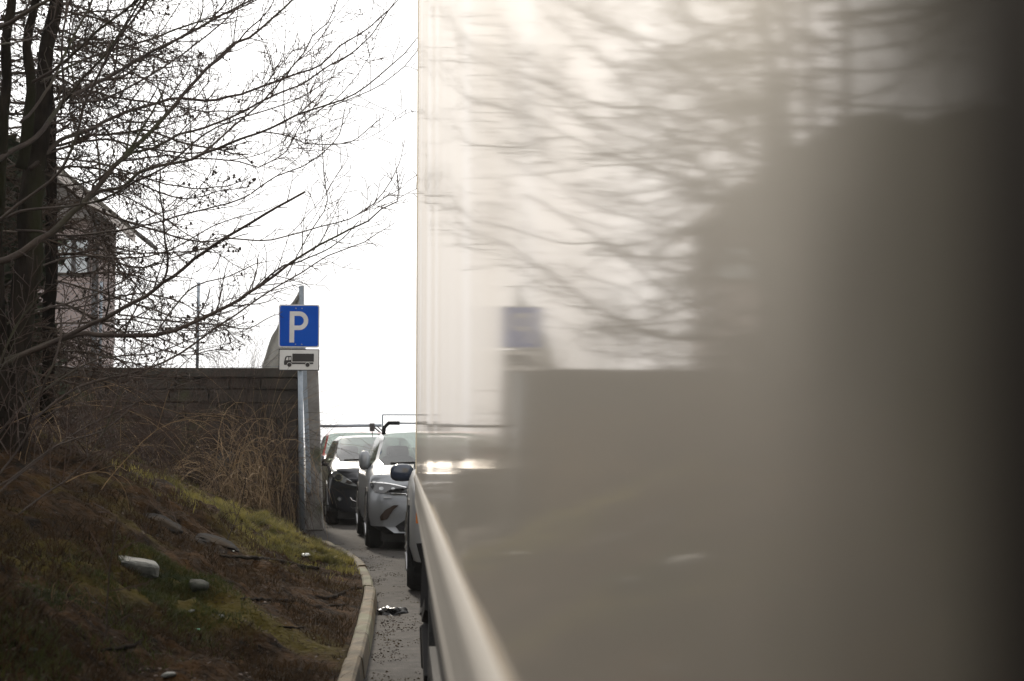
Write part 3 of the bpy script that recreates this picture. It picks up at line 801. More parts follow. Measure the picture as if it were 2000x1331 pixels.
def front_hatch(front, surf, root):
    hl = [(-.80,.93),(-.79,.82),(-.74,.74),(-.60,.68),(-.42,.635),(-.38,.645),(-.46,.70),(-.60,.80),(-.70,.88)]
    for o_ in (hl, mir(hl)):
        s_ = -1 if o_ is hl else 1
        h = front(o_, .008, 'headlight', 'lamp')
        front([(s_*.685+.075*math.cos(i*.6283), .775+.065*math.sin(i*.6283)) for i in range(10)], .016, 'projector_ring', 'chrome', h)
        front([(s_*.685+.052*math.cos(i*.6283), .775+.045*math.sin(i*.6283)) for i in range(10)], .020, 'lens', 'lampdark', h)
        front([(s_*x, z) for x, z in ((.56,.745),(.50,.72),(.47,.68),(.53,.675),(.57,.70))], .014, 'indicator', 'darkorange', h)
    front([(-.34,.66),(.34,.66),(.30,.60),(-.30,.60)], .006, 'upper_grille', 'black')
    front([(-.42,.48),(.42,.48),(.50,.30),(.42,.25),(-.42,.25),(-.50,.30)], .006, 'lower_grille', 'black')
    m_ = MB(); pts = [(-.50,.46),(-.47,.41),(-.40,.385),(-.2,.37),(.2,.37),(.40,.385),(.47,.41),(.50,.46)]
    m_.tube([Vector((x, surf(x, z)-.012, z)) for x, z in pts], .011, 6); m_.build('chrome_strip', M['chrome'], root, smooth=True)
    for s_ in (-1,1):
        h = front([(s_*.68+.055*math.cos(i*.6283), .43+.045*math.sin(i*.6283)) for i in range(10)], .006, 'fog_lamp', 'lampdark')
        front([(s_*.68+.03*math.cos(i*.6283), .43+.025*math.sin(i*.6283)) for i in range(10)], .010, 'lens', 'lamp', h)
    front([(-.26,.58),(.26,.58),(.26,.48),(-.26,.48)], .02, 'number_plate', 'sign_white')
def front_suv(front, surf, root):
    hl = [(-.86,.92),(-.86,.76),(-.70,.72),(-.52,.74),(-.48,.82),(-.60,.88)]
    for o_ in (hl, mir(hl)):
        s_ = -1 if o_ is hl else 1
        h = front(o_, .008, 'headlight', 'lamp')
        front([(s_*.855,.90),(s_*.80,.885),(s_*.80,.79),(s_*.855,.77)], .014, 'indicator', 'orange', h)
    front([(-.42,.84),(.42,.84),(.38,.64),(-.38,.64)], .006, 'grille', 'black')
    front([(-.86,.46),(-.6,.50),(.6,.50),(.86,.46),(.80,.24),(-.80,.24)], .02, 'bumper', 'black')
    front([(-.26,.62),(.26,.62),(.26,.52),(-.26,.52)], .03, 'number_plate', 'sign_white')

R_ = math.radians
cross = dict(L=4.28, W=1.765, H=1.50, cowl=1.12, roof0=1.85, roof1=3.35, tail=3.95, zc=1.03, zn=.86, belt=1.0, rf=.70, bow=.34, ax0=.84, ax1=3.41, R=.335, rails=True, clad=True, front=front_crossover, lean=.16, mpaint='carsilver', mo=-.01, mw=.075, mz=.125, mh=.10)
hatch = dict(L=3.96, W=1.72, H=1.47, cowl=.98, roof0=1.85, roof1=3.2, tail=3.75, zc=1.02, zn=.80, belt=.97, rf=.72, bow=.42, ax0=.80, ax1=3.29, R=.31, antenna=True, front=front_hatch, lean=.22)
suv = dict(L=4.6, W=1.86, H=1.66, cowl=1.35, roof0=2.05, roof1=3.9, tail=4.4, zc=1.10, zn=.97, belt=1.05, rf=.74, bow=.16, ax0=.88, ax1=3.6, R=.36, clad=True, front=front_suv, lean=.08, mpaint='mirrorblue', mz=.085, mo=.055, mw=.115, mh=-.02)
def place_left(px_, Y, W, yaw):
    """root so that the car's front left corner (image left) stands at pixel column px_"""
    x = at(px_, 1000, Y).x; c, s = math.cos(yaw), math.sin(yaw)
    return Vector((x + W/2*c, Y, 0))
make_car('crossover_car', 'silver crossover with black roof bar parked behind the lorry', cross, place_left(721, 17.5, 1.765, R_(4.2)), R_(4.2), 'carsilver')
make_car('hatchback_car', 'dark blue hatchback parked beside the end of the stone wall', hatch, place_left(642, 23.2, 1.72, R_(6)), R_(6), 'cardark')
make_car('silver_car', 'light silver car almost hidden behind the rear of the lorry', suv, (at(797,1000,12.2).x+.93, 12.0, 0), 0, 'carsilver2')
rcar = dict(cross); rcar['rails'] = False; rcar['H'] = 1.60
make_car('red_car', 'red car whose roof shows above the dark hatchback', rcar, place_left(622, 28.6, 1.765, R_(6)), R_(6), 'carred')

# barrier and railing behind the cars
BY = 34.0
bt = thing('barrier_boom', (at(640,833,BY).x, BY, 0), 'grey horizontal barrier pipe above the cars beside the concrete wall end', 'barrier')
mb = MB(); za = at(700, 833, BY).z; xa, xb_ = at(600,833,BY).x, at(745,833,BY).x
mb.tube([Vector((xa,BY,za)), Vector((xb_,BY,za+.02))], .035, 10); child_at(mb, 'boom', M['galv'], bt, smooth=True)
mb = MB(); mb.box(xb_-.28, xb_-.16, BY-.05, BY+.05, za-.12, za+.07); mb.tube([Vector((xb_-.2,BY,za)), Vector((xb_+.15,BY,za-.3))], .02, 6); mb.tube([Vector((xb_-.1,BY,za)), Vector((xb_+.22,BY,za-.3))], .015, 6)
child_at(mb, 'bracket', M['trimd'], bt)
mb = MB(); mb.box(xa+.05, xa+.15, BY+.04, BY+.14, 0, za+.05); child_at(mb, 'support_post', M['galv'], bt)
rl = thing('wire_railing', (at(745,833,BY).x, BY+.3, 0), 'thin wire mesh railing standing behind the silver crossover', 'railing')
zt_ = at(745, 810, BY).z; x0 = xb_+.02
for k in range(4):
    mb = MB(); mb.tube([Vector((x0+k*2.4,BY+.3,0)), Vector((x0+k*2.4,BY+.3,zt_))], .02, 6); child_at(mb, 'post', M['galv'], rl)
mb = MB(); mb.tube([Vector((x0,BY+.3,zt_)), Vector((x0+7.2,BY+.3,zt_))], .016, 6); mb.tube([Vector((x0,BY+.3,.2)), Vector((x0+7.2,BY+.3,.2))], .012, 6)
child_at(mb, 'top_rail', M['galv'], rl)
mb = MB()
for k in range(96): mb.tube([Vector((x0+k*.075,BY+.3,.2)), Vector((x0+k*.075,BY+.3,zt_))], .002, 3, cap=False)
for k in range(10): mb.tube([Vector((x0,BY+.3,.2+k*(zt_-.2)/10)), Vector((x0+7.2,BY+.3,.2+k*(zt_-.2)/10))], .0025, 3, cap=False)
child_at(mb, 'wire_panel', M['galv'], rl)

# ------------------------------------------------------------------ trees
def smoothline(pts, rad, step):
    out, ro = [], []
    n = len(pts)
    for i in range(n-1):
        p0, p1, p2, p3 = pts[max(i-1,0)], pts[i], pts[i+1], pts[min(i+2,n-1)]
        k = max(1, int((p2-p1).length/step))
        for j in range(k):
            t = j/k
            out.append(.5*((2*p1)+(p2-p0)*t+(2*p0-5*p1+4*p2-p3)*t*t+(3*p1-p0-3*p2+p3)*t**3)); ro.append(rad[i]+(rad[i+1]-rad[i])*t)
    out.append(pts[-1]); ro.append(rad[-1]); return out, ro
UP = Vector((0,0,1))
def rvec(r): return Vector((r.gauss(0,1), r.gauss(0,1), r.gauss(0,1)))
def twig(mb, p, d, L, r0, depth, r, lift=.35, sp=.10, wob=.18):
    """a wandering twig that bends upward and forks"""
    seg = max(3, int(L/.07)); s = L/seg; pts = [p]; rad = [r0]; d = d.normalized()
    for i in range(seg):
        d = (d + rvec(r)*wob*.55 + UP*lift*s*2.2).normalized()
        if r.random() < .15: d = (d + rvec(r)*wob*1.2).normalized()
        pts.append(pts[-1]+d*s); rad.append(max(.0029, r0*(1-(i+1)/seg*.6)))
    mb.tube(pts, rad, 4 if r0 > .004 else 3, m=0 if r0 > .0045 else 1, cap=False)
    if depth > 0:
        i = 1; side = r.choice((-1,1))
        while i < len(pts):
            if r.random() < .78:
                dd = (pts[i]-pts[i-1]).normalized(); perp = dd.cross(Vector((0,1,0)))
                if perp.length < .1: perp = Vector((1,0,0))
                perp.normalize(); ang = r.uniform(.5,.95)
                nd = dd*math.cos(ang)+(perp*side + Vector((0,r.gauss(0,.55),0))).normalized()*math.sin(ang)
                ll = L*r.uniform(.16,.42)*(1.15-i/len(pts)*.6)
                if ll > .03: twig(mb, pts[i], nd, ll, max(.0021, rad[i]*.6), depth-1, r, lift, sp, wob)
                side = -side
            i += 1
def limb(mb, px, Y0, Y1, w0, w1, r, dens=1.0, tw=1.0, dep=2, start=.15, yc=0, lowt=.3):
    n = len(px); Ls = [0]
    for i in range(1,n): Ls.append(Ls[-1]+math.hypot(px[i][0]-px[i-1][0], px[i][1]-px[i-1][1]))
    pts, rad = [], []
    for i, (a_, b_) in enumerate(px):
        t = Ls[i]/Ls[-1]; Y = Y0+(Y1-Y0)*t+yc*math.sin(math.pi*t)
        pts.append(at(a_, b_, Y)); rad.append((w0+(max(w1,2.0)-w0)*t**.85)/pxm(Y)/2)
    P_, R2 = smoothline(pts, rad, .09)
    for i in range(1, len(P_)-1): P_[i] = P_[i] + rvec(r)*R2[i]*.25
    mb.tube(P_, R2, 7 if w0 > 5 else 5, m=0, cap=True)
    N_ = len(P_); side = 1; i = int(N_*start)+1
    while i < N_-1:
        t = i/N_
        dd = (P_[i+1]-P_[i-1]).normalized(); perp = dd.cross(Vector((0,1,0)))
        if perp.length < .1: perp = Vector((1,0,0))
        perp.normalize()
        if perp.z < 0: perp = -perp
        sd_ = side if r.random() < .75 else 1
        ang = r.uniform(.45,.9)
        yy = r.gauss(0,.6)
        nd = dd*math.cos(ang)+(perp*sd_+Vector((0,yy,0))).normalized()*math.sin(ang)
        L = r.choice((.12,.2,.3,.45,.65,.9))*tw*(1.15-.75*t)
        big = r.random() < .11 and t < .75
        if big: L = r.uniform(.9,1.6)*tw; nd = (dd*2.2+nd).normalized()
        if sd_ < 0: L *= .7
        twig(mb, P_[i], nd, L, max(.0028, min(R2[i]*(.68 if big else .5), .0045+.007*L)), dep if L > .25 else 1, r)
        side = -side
        i += max(1, int(r.uniform(.7,1.9)/dens))
    # tip
    dd = (P_[-1]-P_[-2]).normalized(); 
    if lowt: twig(mb, P_[-1], dd, .25*tw, R2[-1], 1, r)
    return P_, R2

r = random.Random(21)
TY = 11.5
tb = thing('bare_tree', at(20, 905, TY), 'large bare deciduous tree with long limbs sweeping out to the right', 'tree')
tr_ = MB()
def trunkline(mb, px, ws, Y0, Y1, n=12, k=.22):
    pts = [at(a_, b_, Y0+(Y1-Y0)*i/(len(px)-1)) for i, (a_, b_) in enumerate(px)]
    rad = [w_/pxm(p.y)/2 for w_, p in zip(ws, pts)]
    P_, R2 = smoothline(pts, rad, .12)
    for i in range(1, len(P_)): P_[i] = P_[i]+Vector((noise.noise(P_[i]*1.1)*.09+noise.noise(P_[i]*3)*.03, 0, 0))
    b = len(mb.v); mb.tube(P_, R2, n)
    for i in range(b, len(mb.v)):
        v = Vector(mb.v[i]); j = (i-b)//n; c = P_[min(j, len(P_)-1)]
        dv = v-c; f_ = 1+noise.noise(v*5)*k+noise.noise(v*14)*k*.5; mb.v[i] = tuple(c+dv*f_)
trunkline(tr_, [(18,990),(25,870),(33,720),(43,560),(56,400),(70,270),(86,160),(106,60),(118,-60),(126,-260)], [86,60,54,50,46,38,32,27,24,14], TY, TY+.4)
trunkline(tr_, [(40,330),(47,240),(52,150),(57,60),(76,-40),(110,-240)], [24,22,19,17,15,8], TY, TY-.3, 10)
trunkline(tr_, [(20,800),(-12,600),(-14,430),(-2,300),(9,190),(14,80),(24,-60),(30,-260)], [30,30,28,26,22,19,16,9], TY, TY-.8, 10)
child_at(tr_, 'trunk', M['bark'], tb, smooth=True)
cr = MB()
LB = [
 ([(-20,64),(0,53),(40,32),(93,0),(140,-35),(200,-90)], 10,5, 9.5, 9.5, .6,.7),
 ([(-10,88),(0,87),(60,77),(90,55),(105,40),(112,0)], 4,2.5, 10,10.5, .8,.6),
 ([(118,215),(127,190),(120,100),(128,40),(131,0),(135,-60)], 5,4, 10.5,10.5, .7,.6),
 ([(-25,325),(0,309),(72,267),(120,204),(132,192),(192,162),(300,99),(369,65),(420,36),(500,-4),(560,-40)], 11,3, 11,13, 1,1),
 ([(129,195),(165,150),(210,102),(245,50),(276,0),(300,-50)], 6,3, 11.3,10.4, 1,1),
 ([(129,201),(195,197),(264,164),(336,120),(420,57),(470,10),(500,-20)], 5,2.5, 11.4,12.4, 1,1),
 ([(54,168),(120,126),(192,60),(270,0),(330,-60)], 7,4, 11.4,10.2, 1,1),
 ([(81,162),(150,123),(225,96),(300,75),(360,51),(420,33),(470,15),(530,-15)], 6,2.5, 11.6,13.4, 1,1),
 ([(58,330),(129,267),(168,258),(225,228),(285,207),(351,192),(400,197),(445,190),(498,175),(558,152),(625,128),(663,90),(719,56),(768,11)], 9,1.5, 11.6,12.8, 1,.9),
 ([(-30,520),(11,505),(75,472),(143,415),(180,378),(225,325),(263,288),(312,240),(354,189),(400,139),(456,85),(486,75),(535,34),(573,-2),(610,-50)], 15,3, 10.6,11.6, .9,.9),
 ([(240,300),(300,290),(350,262),(400,250),(468,222),(531,188),(588,165),(644,128),(682,107),(723,71),(766,11)], 6,1.3, 11,12.4, 1,.9),
 ([(165,392),(195,372),(240,366),(270,339),(318,324),(375,312),(400,300),(475,270),(531,250),(580,225),(640,205),(693,184),(738,150),(790,105),(812,78)], 8,1.4, 10.9,10.2, 1,.9),
 ([(640,210),(700,187),(745,165),(790,130),(813,102)], 2.4,1.2, 10.5,10.3, 1,.6),
 ([(375,312),(400,297),(460,244),(513,199),(561,143),(595,101),(610,71),(640,45),(659,0),(668,-20)], 5,1.5, 10.9,11.8, .9,.8),
 ([(500,258),(524,259),(569,267),(595,280),(663,282),(700,270),(723,248),(742,233)], 3,1.2, 10.6,11.2, .8,.6),
 ([(234,315),(285,309),(330,303),(372,312),(400,310),(468,316),(505,327),(531,315),(558,297),(573,270),(590,240),(620,220)], 4,1.3, 11.3,12.5, .9,.8),
 ([(30,450),(75,452),(130,462),(207,453),(263,445),(319,430),(376,415),(420,404),(475,387),(539,345),(588,327),(633,297),(663,263),(671,225)], 5,1.3, 11.3,12.6, .9,.8),
 ([(-10,440),(40,413),(130,404),(203,389),(263,355),(319,329),(400,262),(468,232),(530,213),(590,190),(644,154)], 6,1.5, 10.8,10.0, .9,.8),
 ([(0,720),(38,700),(150,648),(225,611),(282,580),(338,539),(400,492),(453,458),(513,421),(561,394),(596,375)], 11,4.5, 10.7,9.9, .7,.8),
 ([(440,464),(456,466),(505,471),(561,462),(625,443),(682,428),(730,398),(764,353),(779,321)], 3.4,1.1, 9.9,10.2, 1,.8),
 ([(10,705),(75,680),(143,656),(263,656),(300,657),(341,644),(403,620),(486,574),(548,529),(589,500),(663,458),(719,432),(745,409),(776,394),(777,353)], 13,1.2, 11.2,12.2, .9,.85),
 ([(60,825),(150,758),(263,728),(319,709),(354,690),(403,653),(465,612),(531,566),(589,533),(639,500),(680,485),(712,473),(734,458)], 6,1.2, 10.2,10.9, .8,.8),
 ([(560,540),(580,500),(610,447),(633,413),(640,390),(633,345),(629,278)], 2.4,1.1, 12,12.3, 1,.6),
 ([(230,615),(300,624),(382,632),(445,636),(482,643),(527,620)], 4,1.2, 11.5,12.6, .9,.7),
 ([(300,660),(340,600),(383,558),(445,541),(498,516)], 4,1.3, 11.6,12.4, .9,.7),
 ([(-10,440),(0,430),(36,400),(99,354),(129,315),(150,261),(162,210),(186,159),(222,90),(255,45),(290,-5),(310,-50)], 7,3.5, 10.4,9.8, .8,.8),
 ([(140,262),(195,246),(249,240),(300,237),(360,225),(410,205)], 4,1.5, 11.5,13, .9,.8),
 ([(294,291),(336,306),(360,324),(381,334)], 2.2,1.1, 11.1,11.3, .9,.4),
 ([(-20,960),(19,938),(113,870),(207,840),(263,788),(323,743),(370,700)], 5,1.3, 8.8,9.6, .8,.9),
 ([(30,1010),(75,975),(150,919),(203,844),(225,795),(240,758)], 4,1.3, 8.4,8.8, .8,.8),
 ([(-20,980),(15,945),(49,919),(150,844),(240,800),(330,760),(400,740)], 4,1.3, 9.2,10, .8,.9),
 ([(40,880),(56,825),(90,743),(113,686),(120,640)], 6,4, 10.8,10.5, .8,.6),
 ([(-20,870),(40,800),(120,740),(200,700),(300,690),(380,660),(450,640)], 5,1.4, 10.8,12, .9,.9),
 ([(0,640),(60,610),(140,590),(220,560),(290,520),(350,500),(420,480)], 5,1.3, 11.4,13, .9,.9),
 ([(10,560),(80,520),(160,500),(250,505),(330,490),(420,440),(500,415)], 4.5,1.3, 11.6,13, .9,.9),
 ([(40,240),(90,180),(150,60),(180,0),(200,-60)], 6,4, 11.2,12, .9,.9),
 ([(-60,1000),(20,900),(70,830),(130,790),(190,740)], 5,2, 8.6,9, .8,.9),
 ([(-80,900),(-20,760),(30,640),(100,560),(180,520)], 6,2, 10,10, .8,.9),
]
for (px_, w0, w1, Y0, Y1, dn, tw_) in LB:
    limb(cr, px_, Y0, Y1, w0, w1, r, dens=dn, tw=tw_*.95, dep=2, start=.22 if px_[0][0] < 200 else .1, yc=r.uniform(-.3,.3), lowt=px_[-1] != (596,375))
# off to the left, seen in the lorry's side
for k in range(16):
    y0 = r.uniform(-100, 760); x0 = r.uniform(-40, 10); ex = r.uniform(-700,-250); ey = y0-r.uniform(60,330)
    limb(cr, [(x0,y0),(x0*.6+ex*.4, y0*.75+ey*.25+20),((x0+2*ex)/3,(y0+2*ey)/3+10),(ex,ey)], TY, TY+r.uniform(-3,2), 9, 2, r, dens=.6, tw=1.1, dep=2)
child_at(cr, 'crown', [M['limb'], M['twig']], tb, smooth=True)
print('bare tree verts', len(cr.v))

# larch with beaded twigs and small cones
def larch(name, label, px, ws, Y0, Y1, nbr, r, spread=1.0, toward=None, ylo=-1.5, yhi=.75):
    top = [at(a_, b_, Y0+(Y1-Y0)*i/(len(px)-1)) for i, (a_, b_) in enumerate(px)]
    th = thing(name, top[0], label, 'tree')
    m0 = MB(); trunkline(m0, px, ws, Y0, Y1)
    child_at(m0, 'trunk', M['bark'], th, smooth=True)
    m1 = MB(); mc = MB()
    zlo, zhi = top[0].z+.5, top[-1].z
    def conef(p):
        rr = r.uniform(.009,.014); b = len(mc.v)
        for kz, kr in ((-1,.3),(-.3,1),(.5,.8),(1.1,.2)):
            for i in range(5): t = i*1.2566; mc.v.append((p.x+rr*kr*math.cos(t), p.y+rr*kr*math.sin(t), p.z+rr*kz*1.2))
        for j in range(3):
            for i in range(5): i2 = (i+1)%5; mc.f.append((b+j*5+i, b+j*5+i2, b+(j+1)*5+i2, b+(j+1)*5+i)); mc.m.append(0)
    def lt(p, d, L, r0, depth):
        seg = max(3, int(L/.06)); s = L/seg; pts = [p]; rad = [r0]; d = d.normalized()
        for i in range(seg):
            sag = -.10 if i < seg*.5 else .16
            d = (d+rvec(r)*.08+UP*sag*s*2.5).normalized()
            if 790+F*pts[-1].x/pts[-1].y > 480 and len(pts) > 2: break
            pts.append(pts[-1]+d*s); rad.append(max(.0022, r0*(1-.72*(i+1)/seg))*(1.5 if i % 2 and r0 < .006 else 1))
        rad = rad[:len(pts)]; m1.tube(pts, rad, 3 if r0 < .006 else 5, cap=False)
        hasc = r.random() < .22
        for i in range(1, len(pts)):
            if depth > 0:
                for rep in range(2 if depth == 2 and r.random() < .35 else 1):
                    if r.random() < .8:
                        dd = (pts[i]-pts[i-1]).normalized(); a_ = r.uniform(.6,1.2); ph = r.uniform(0, 2*math.pi)
                        pr = dd.cross(UP); pr = pr.normalized() if pr.length > .05 else Vector((1,0,0)); q_ = pr.cross(dd)
                        nd = dd*math.cos(a_)+(pr*math.cos(ph)+q_*math.sin(ph)*.55 - UP*.15)*math.sin(a_)
                        ll = (r.uniform(.18,.55) if depth == 2 else r.uniform(.06,.2))*(1.1-.7*i/len(pts))
                        lt(pts[i], nd, ll, max(.002, rad[i]*.5), depth-1)
            if depth < 2 and r.random() < .5:      # spur
                q2 = pts[i]+rvec(r)*.006; m1.tube([pts[i], q2], [.0034,.002], 3, cap=False)
            if hasc and r.random() < .22: conef(pts[i]+Vector((0,0,.01)))
    for k in range(nbr):
        z = zlo+(zhi-zlo)*(k+r.random())/nbr
        # point on trunk
        for i in range(len(top)-1):
            if top[i].z <= z <= top[i+1].z or i == len(top)-2:
                t = (z-top[i].z)/(top[i+1].z-top[i].z); c = top[i].lerp(top[i+1], max(0,min(1,t))); break
        ang = r.gauss(0, .9) if r.random() < .72 else r.uniform(0, 6.28)
        d = Vector((math.cos(ang), math.sin(ang)*.8, r.uniform(-.12,.30)))
        L = r.uniform(1.0, 2.1)*spread
        lt(c, d, L, r.uniform(.008,.016), 2)
    child_at(m1, 'crown', M['larch'], th)
    o = child_at(mc, 'cones', M['cone'], th); o['kind'] = 'stuff'
    print(name, len(m1.v), len(mc.v))
larch('larch_tree', 'bare larch with fine beaded twigs and small cones behind the larger tree', [(95,830),(88,600),(92,400),(100,200),(112,0),(118,-200)], [26,24,22,20,17,12], 14.0, 14.0, 62, r, 1.3)
larch('larch_tree', 'dark bare larch at the left edge of the frame', [(-60,840),(-70,600),(-66,300),(-60,0),(-55,-200)], [34,32,28,24,18], 12.6, 12.6, 30, r, 1.0)

def evergreen(label, px_, Y, top_y, wpx, r, cnt):
    X = at(px_, 900, Y).x; zb = H(X, Y) if Y < 21.9 else 2.4; zt = at(px_, top_y, Y).z; W = wpx/pxm(Y)/2
    th = thing('evergreen_tree', Vector((X, Y, zb-.05)), label, 'tree')
    m0 = MB(); m0.tube([Vector((X,Y,zb-.1)), Vector((X+.05,Y,(zb+zt)/2)), Vector((X,Y,zt))], [.12,.08,.015], 10)
    child_at(m0, 'trunk', M['bark'], th, smooth=True)
    m1 = MB()
    for k in range(cnt):
        t = r.random()**.8; z = zb+.1+(zt-zb)*t; a_ = r.uniform(0, 6.28)
        prof = (1-t**5)**.5*W*(.85+.3*noise.noise(Vector((math.cos(a_)*2, math.sin(a_)*2, z*1.5))))
        rr = prof*r.random()**.45; c = Vector((X+rr*math.cos(a_), Y+rr*math.sin(a_), z-rr*.12))
        d = (Vector((math.cos(a_), math.sin(a_), .25))+rvec(r)*.5).normalized(); L = r.uniform(.08,.2)
        sd_ = d.cross(rvec(r)).normalized()*L*.28; b = len(m1.v)
        m1.v += [tuple(c-sd_*.5), tuple(c+d*L*.5-sd_), tuple(c+d*L), tuple(c+d*L*.5+sd_)]; m1.f.append((b,b+1,b+2,b+3)); m1.m.append(0)
    o = m1.build('crown', M['needles'], recalc=False); o.parent = th; o.matrix_parent_inverse = Matrix.Translation(-th.location)
r = random.Random(77)
evergreen('broad dark evergreen beyond the left edge of the view, nearest the bare trees', -150, 15.5, 225, 520, r, 16000)
evergreen('taller dark evergreen standing second beyond the left edge', -390, 14.5, 205, 620, r, 18000)
evergreen('dark evergreen standing third beyond the left edge, close to the kerb side', -640, 11.5, 190, 680, r, 18000)

# ------------------------------------------------------------------ dry shrub by the sign, brambles on the bank
def arch(mb, p, d, L, droop, r0, r, n=9, m=0, forks=.25):
    pts = [p]; rad = [r0]; s = L/n; d = d.normalized()
    for i in range(n):
        d = (d - UP*droop*(i/n)*.5 + rvec(r)*.05).normalized(); pts.append(pts[-1]+d*s); rad.append(max(.0018, r0*(1-.7*(i+1)/n)))
        if r.random() < forks and i > 2 and r0 > .0016:
            arch(mb, pts[-1], d+rvec(r)*.35, L*.35, droop, r0*.5, r, 4, m, 0)
    mb.tube(pts, rad, 3, m=m, cap=False)
def gp(X, Y): return Vector((X, Y, H(X, Y)-.02))
sb = at(535, 1000, 20.9)
shr = thing('dry_shrub', gp(sb.x, 20.9), 'dry straw-coloured shrub of arching stems left of the sign pole', 'shrub')
mb = MB(); r2 = random.Random(4)
for k in range(230):
    px_ = min(574, r2.gauss(520, 34)); Y = r2.uniform(20.8, 21.7); X = at(px_, 900, Y).x
    d = Vector((min(.25, r2.gauss(-.15,.30)), r2.gauss(-.1,.25), 1))
    arch(mb, gp(X, Y), d, r2.uniform(.9,2.3), r2.uniform(.1,1.5), r2.uniform(.003,.006), r2, 12, m=0 if r2.random() < .5 else 1)
for k in range(4):    # finer stems beyond, reaching over the wall end to the right
    X = at(r2.uniform(590,625), 900, 21.6).x; d = Vector((r2.uniform(.1,.75), -.1, 1))
    arch(mb, gp(X, 21.5), d, r2.uniform(.9,1.5), r2.uniform(-.1,.5), .003, r2, 12, m=1, forks=.3)
for k in range(120):    # pale arching canes in front
    px_ = min(548, r2.gauss(495, 36)); Y = r2.uniform(19.6, 20.5); X = at(px_, 900, Y).x
    arch(mb, gp(X, Y), Vector((min(.08, r2.gauss(-.2,.4)), r2.gauss(-.1,.2), 1)), r2.uniform(1.0,2.3), r2.uniform(.9,2.2), r2.uniform(.005,.0085), r2, 14, m=0, forks=.12)
for k in range(60):    # tips over the coping
    X = at(r2.gauss(455,45), 900, 21.5).x; d = Vector((r2.gauss(0,.25), 0, 1))
    arch(mb, Vector((X,21.7,1.5)), d, r2.uniform(.9,1.7), r2.uniform(0,.5), .0028, r2, 11, m=1, forks=.35)
child_at(mb, 'stems', [M['straw'], M['bramble']], shr)
br_specs = [('tangle of brown bramble stems below the stone wall at the middle left', 21, (150,480), (20.4,21.8), 620, 3),
            ('dark bramble thicket around the foot of the bare tree', 12, (-120,190), (10.5,20), 260, 6)]
for (lb, _, (pa_, pb_), (ya_, yb_), cnt, sd_) in br_specs:
    r3 = random.Random(sd_); Yc = (ya_+yb_)/2
    tg = thing('bramble', gp(at((pa_+pb_)/2, 900, Yc).x, Yc), lb, 'bramble'); mb = MB()
    for k in range(cnt):
        Y = r3.uniform(ya_, yb_); X = at(r3.uniform(pa_,pb_), 900, Y).x
        d = Vector((r3.gauss(.35,.6), r3.gauss(-.1,.4), r3.uniform(.4,1.1)))
        arch(mb, gp(X, Y), d, r3.uniform(.5,1.9), r3.uniform(.3,1.8), r3.uniform(.0028,.006), r3, 10, m=0 if r3.random() < .12 else 1, forks=.4)
    child_at(mb, 'stems', [M['straw'], M['bramble']], tg)
for (pxx, pyy, lab, s_) in ((470,1000,'thin leafless sapling leaning right on the mossy slope',3),(232,1195,'small leafless twig sapling in the foreground turf',5)):
    p = hit(pxx-30, pyy+60); o = MB(); rr_ = random.Random(s_)
    twig(o, p-UP*.02, Vector((.35,0,1)), .55, .005, 2, rr_)
    tag(o.build('sapling', [M['limb'], M['twig']]), lab, 'sapling')

# ------------------------------------------------------------------ grass and litter on the bank
def blades(name, mt, cnt, sampler, h0, h1, wd, lean, r, label=None):
    mb = MB(); made = 0
    while made < cnt:
        s_ = sampler(r)
        if s_ is None: continue
        X, Y, sc = s_
        made += 1
        z = H(X, Y)-.01; h = r.uniform(h0, h1)*sc; a_ = r.uniform(0, 6.28); w_ = wd*r.uniform(.6,1.3)
        dx, dy = math.cos(a_)*w_, math.sin(a_)*w_; lx, ly = r.gauss(0,lean)*h, r.gauss(0,lean)*h
        b = len(mb.v)
        mb.v += [(X-dx,Y-dy,z),(X+dx,Y+dy,z),(X+dx*.6+lx*.4,Y+dy*.6+ly*.4,z+h*.6),(X-dx*.6+lx*.4,Y-dy*.6+ly*.4,z+h*.6),(X+lx,Y+ly,z+h*.9)]
        mb.f += [(b,b+1,b+2,b+3),(b+3,b+2,b+4)]; mb.m += [0,0]
    o = mb.build(name, mt, recalc=False); tag(o, label, 'grass', kind='stuff'); return o
for (px_, py_, lab) in ((150,1190,'dry straw tuft in the dark turf at the lower left'),(470,905,'dry straw tuft on the crest under the arching shrub'),(560,1010,'dry straw tuft between the mossy crest and the sign pole'),(330,900,'low dry tuft high on the bank below the brambles')):
    p = hit(px_, py_); mb = MB(); rt = random.Random(px_)
    for k in range(60):
        q_ = p+Vector((rt.gauss(0,.09), rt.gauss(0,.09), -.03)); arch(mb, q_, Vector((rt.gauss(0,.5), rt.gauss(0,.5), 1)), rt.uniform(.06,.20), rt.uniform(.5,2.5), .0022, rt, 6, m=0, forks=0)
    o = mb.build('grass_tuft', M['drystraw']); tag(o, lab, 'grass tuft', 'straw tufts on the bank')
patches = []
for (px_, py_, rx, ry) in ((440,960,.55,1.6),(500,1010,.5,1.5),(560,1050,.5,1.5),(600,1080,.4,1.3),(640,1090,.25,1.0),(380,905,.5,1.2),(410,930,.5,1.4),(345,885,.5,1.2),(300,890,.5,1.0),(240,880,.5,1.2),(200,870,.5,1),(390,960,.5,1.5),(350,930,.5,1.3),(470,975,.5,1.5),(530,1030,.5,1.5)):
    p = hit(px_, py_); patches.append((p.x, p.y, rx, ry))
def s_green(r):
    c = r.choice(patches); X, Y = c[0]+r.gauss(0,c[2]*.6), c[1]+r.gauss(0,c[3]*.6)
    if X > kx(Y)-KW-.01 or Y > 21.8: return None
    nn = noise.noise(Vector((X*3, Y*2, 7)))
    if nn + .8*noise.noise(Vector((X*9, Y*6, 3))) < -.02: return None
    return X, Y, 1+nn
patches2 = []
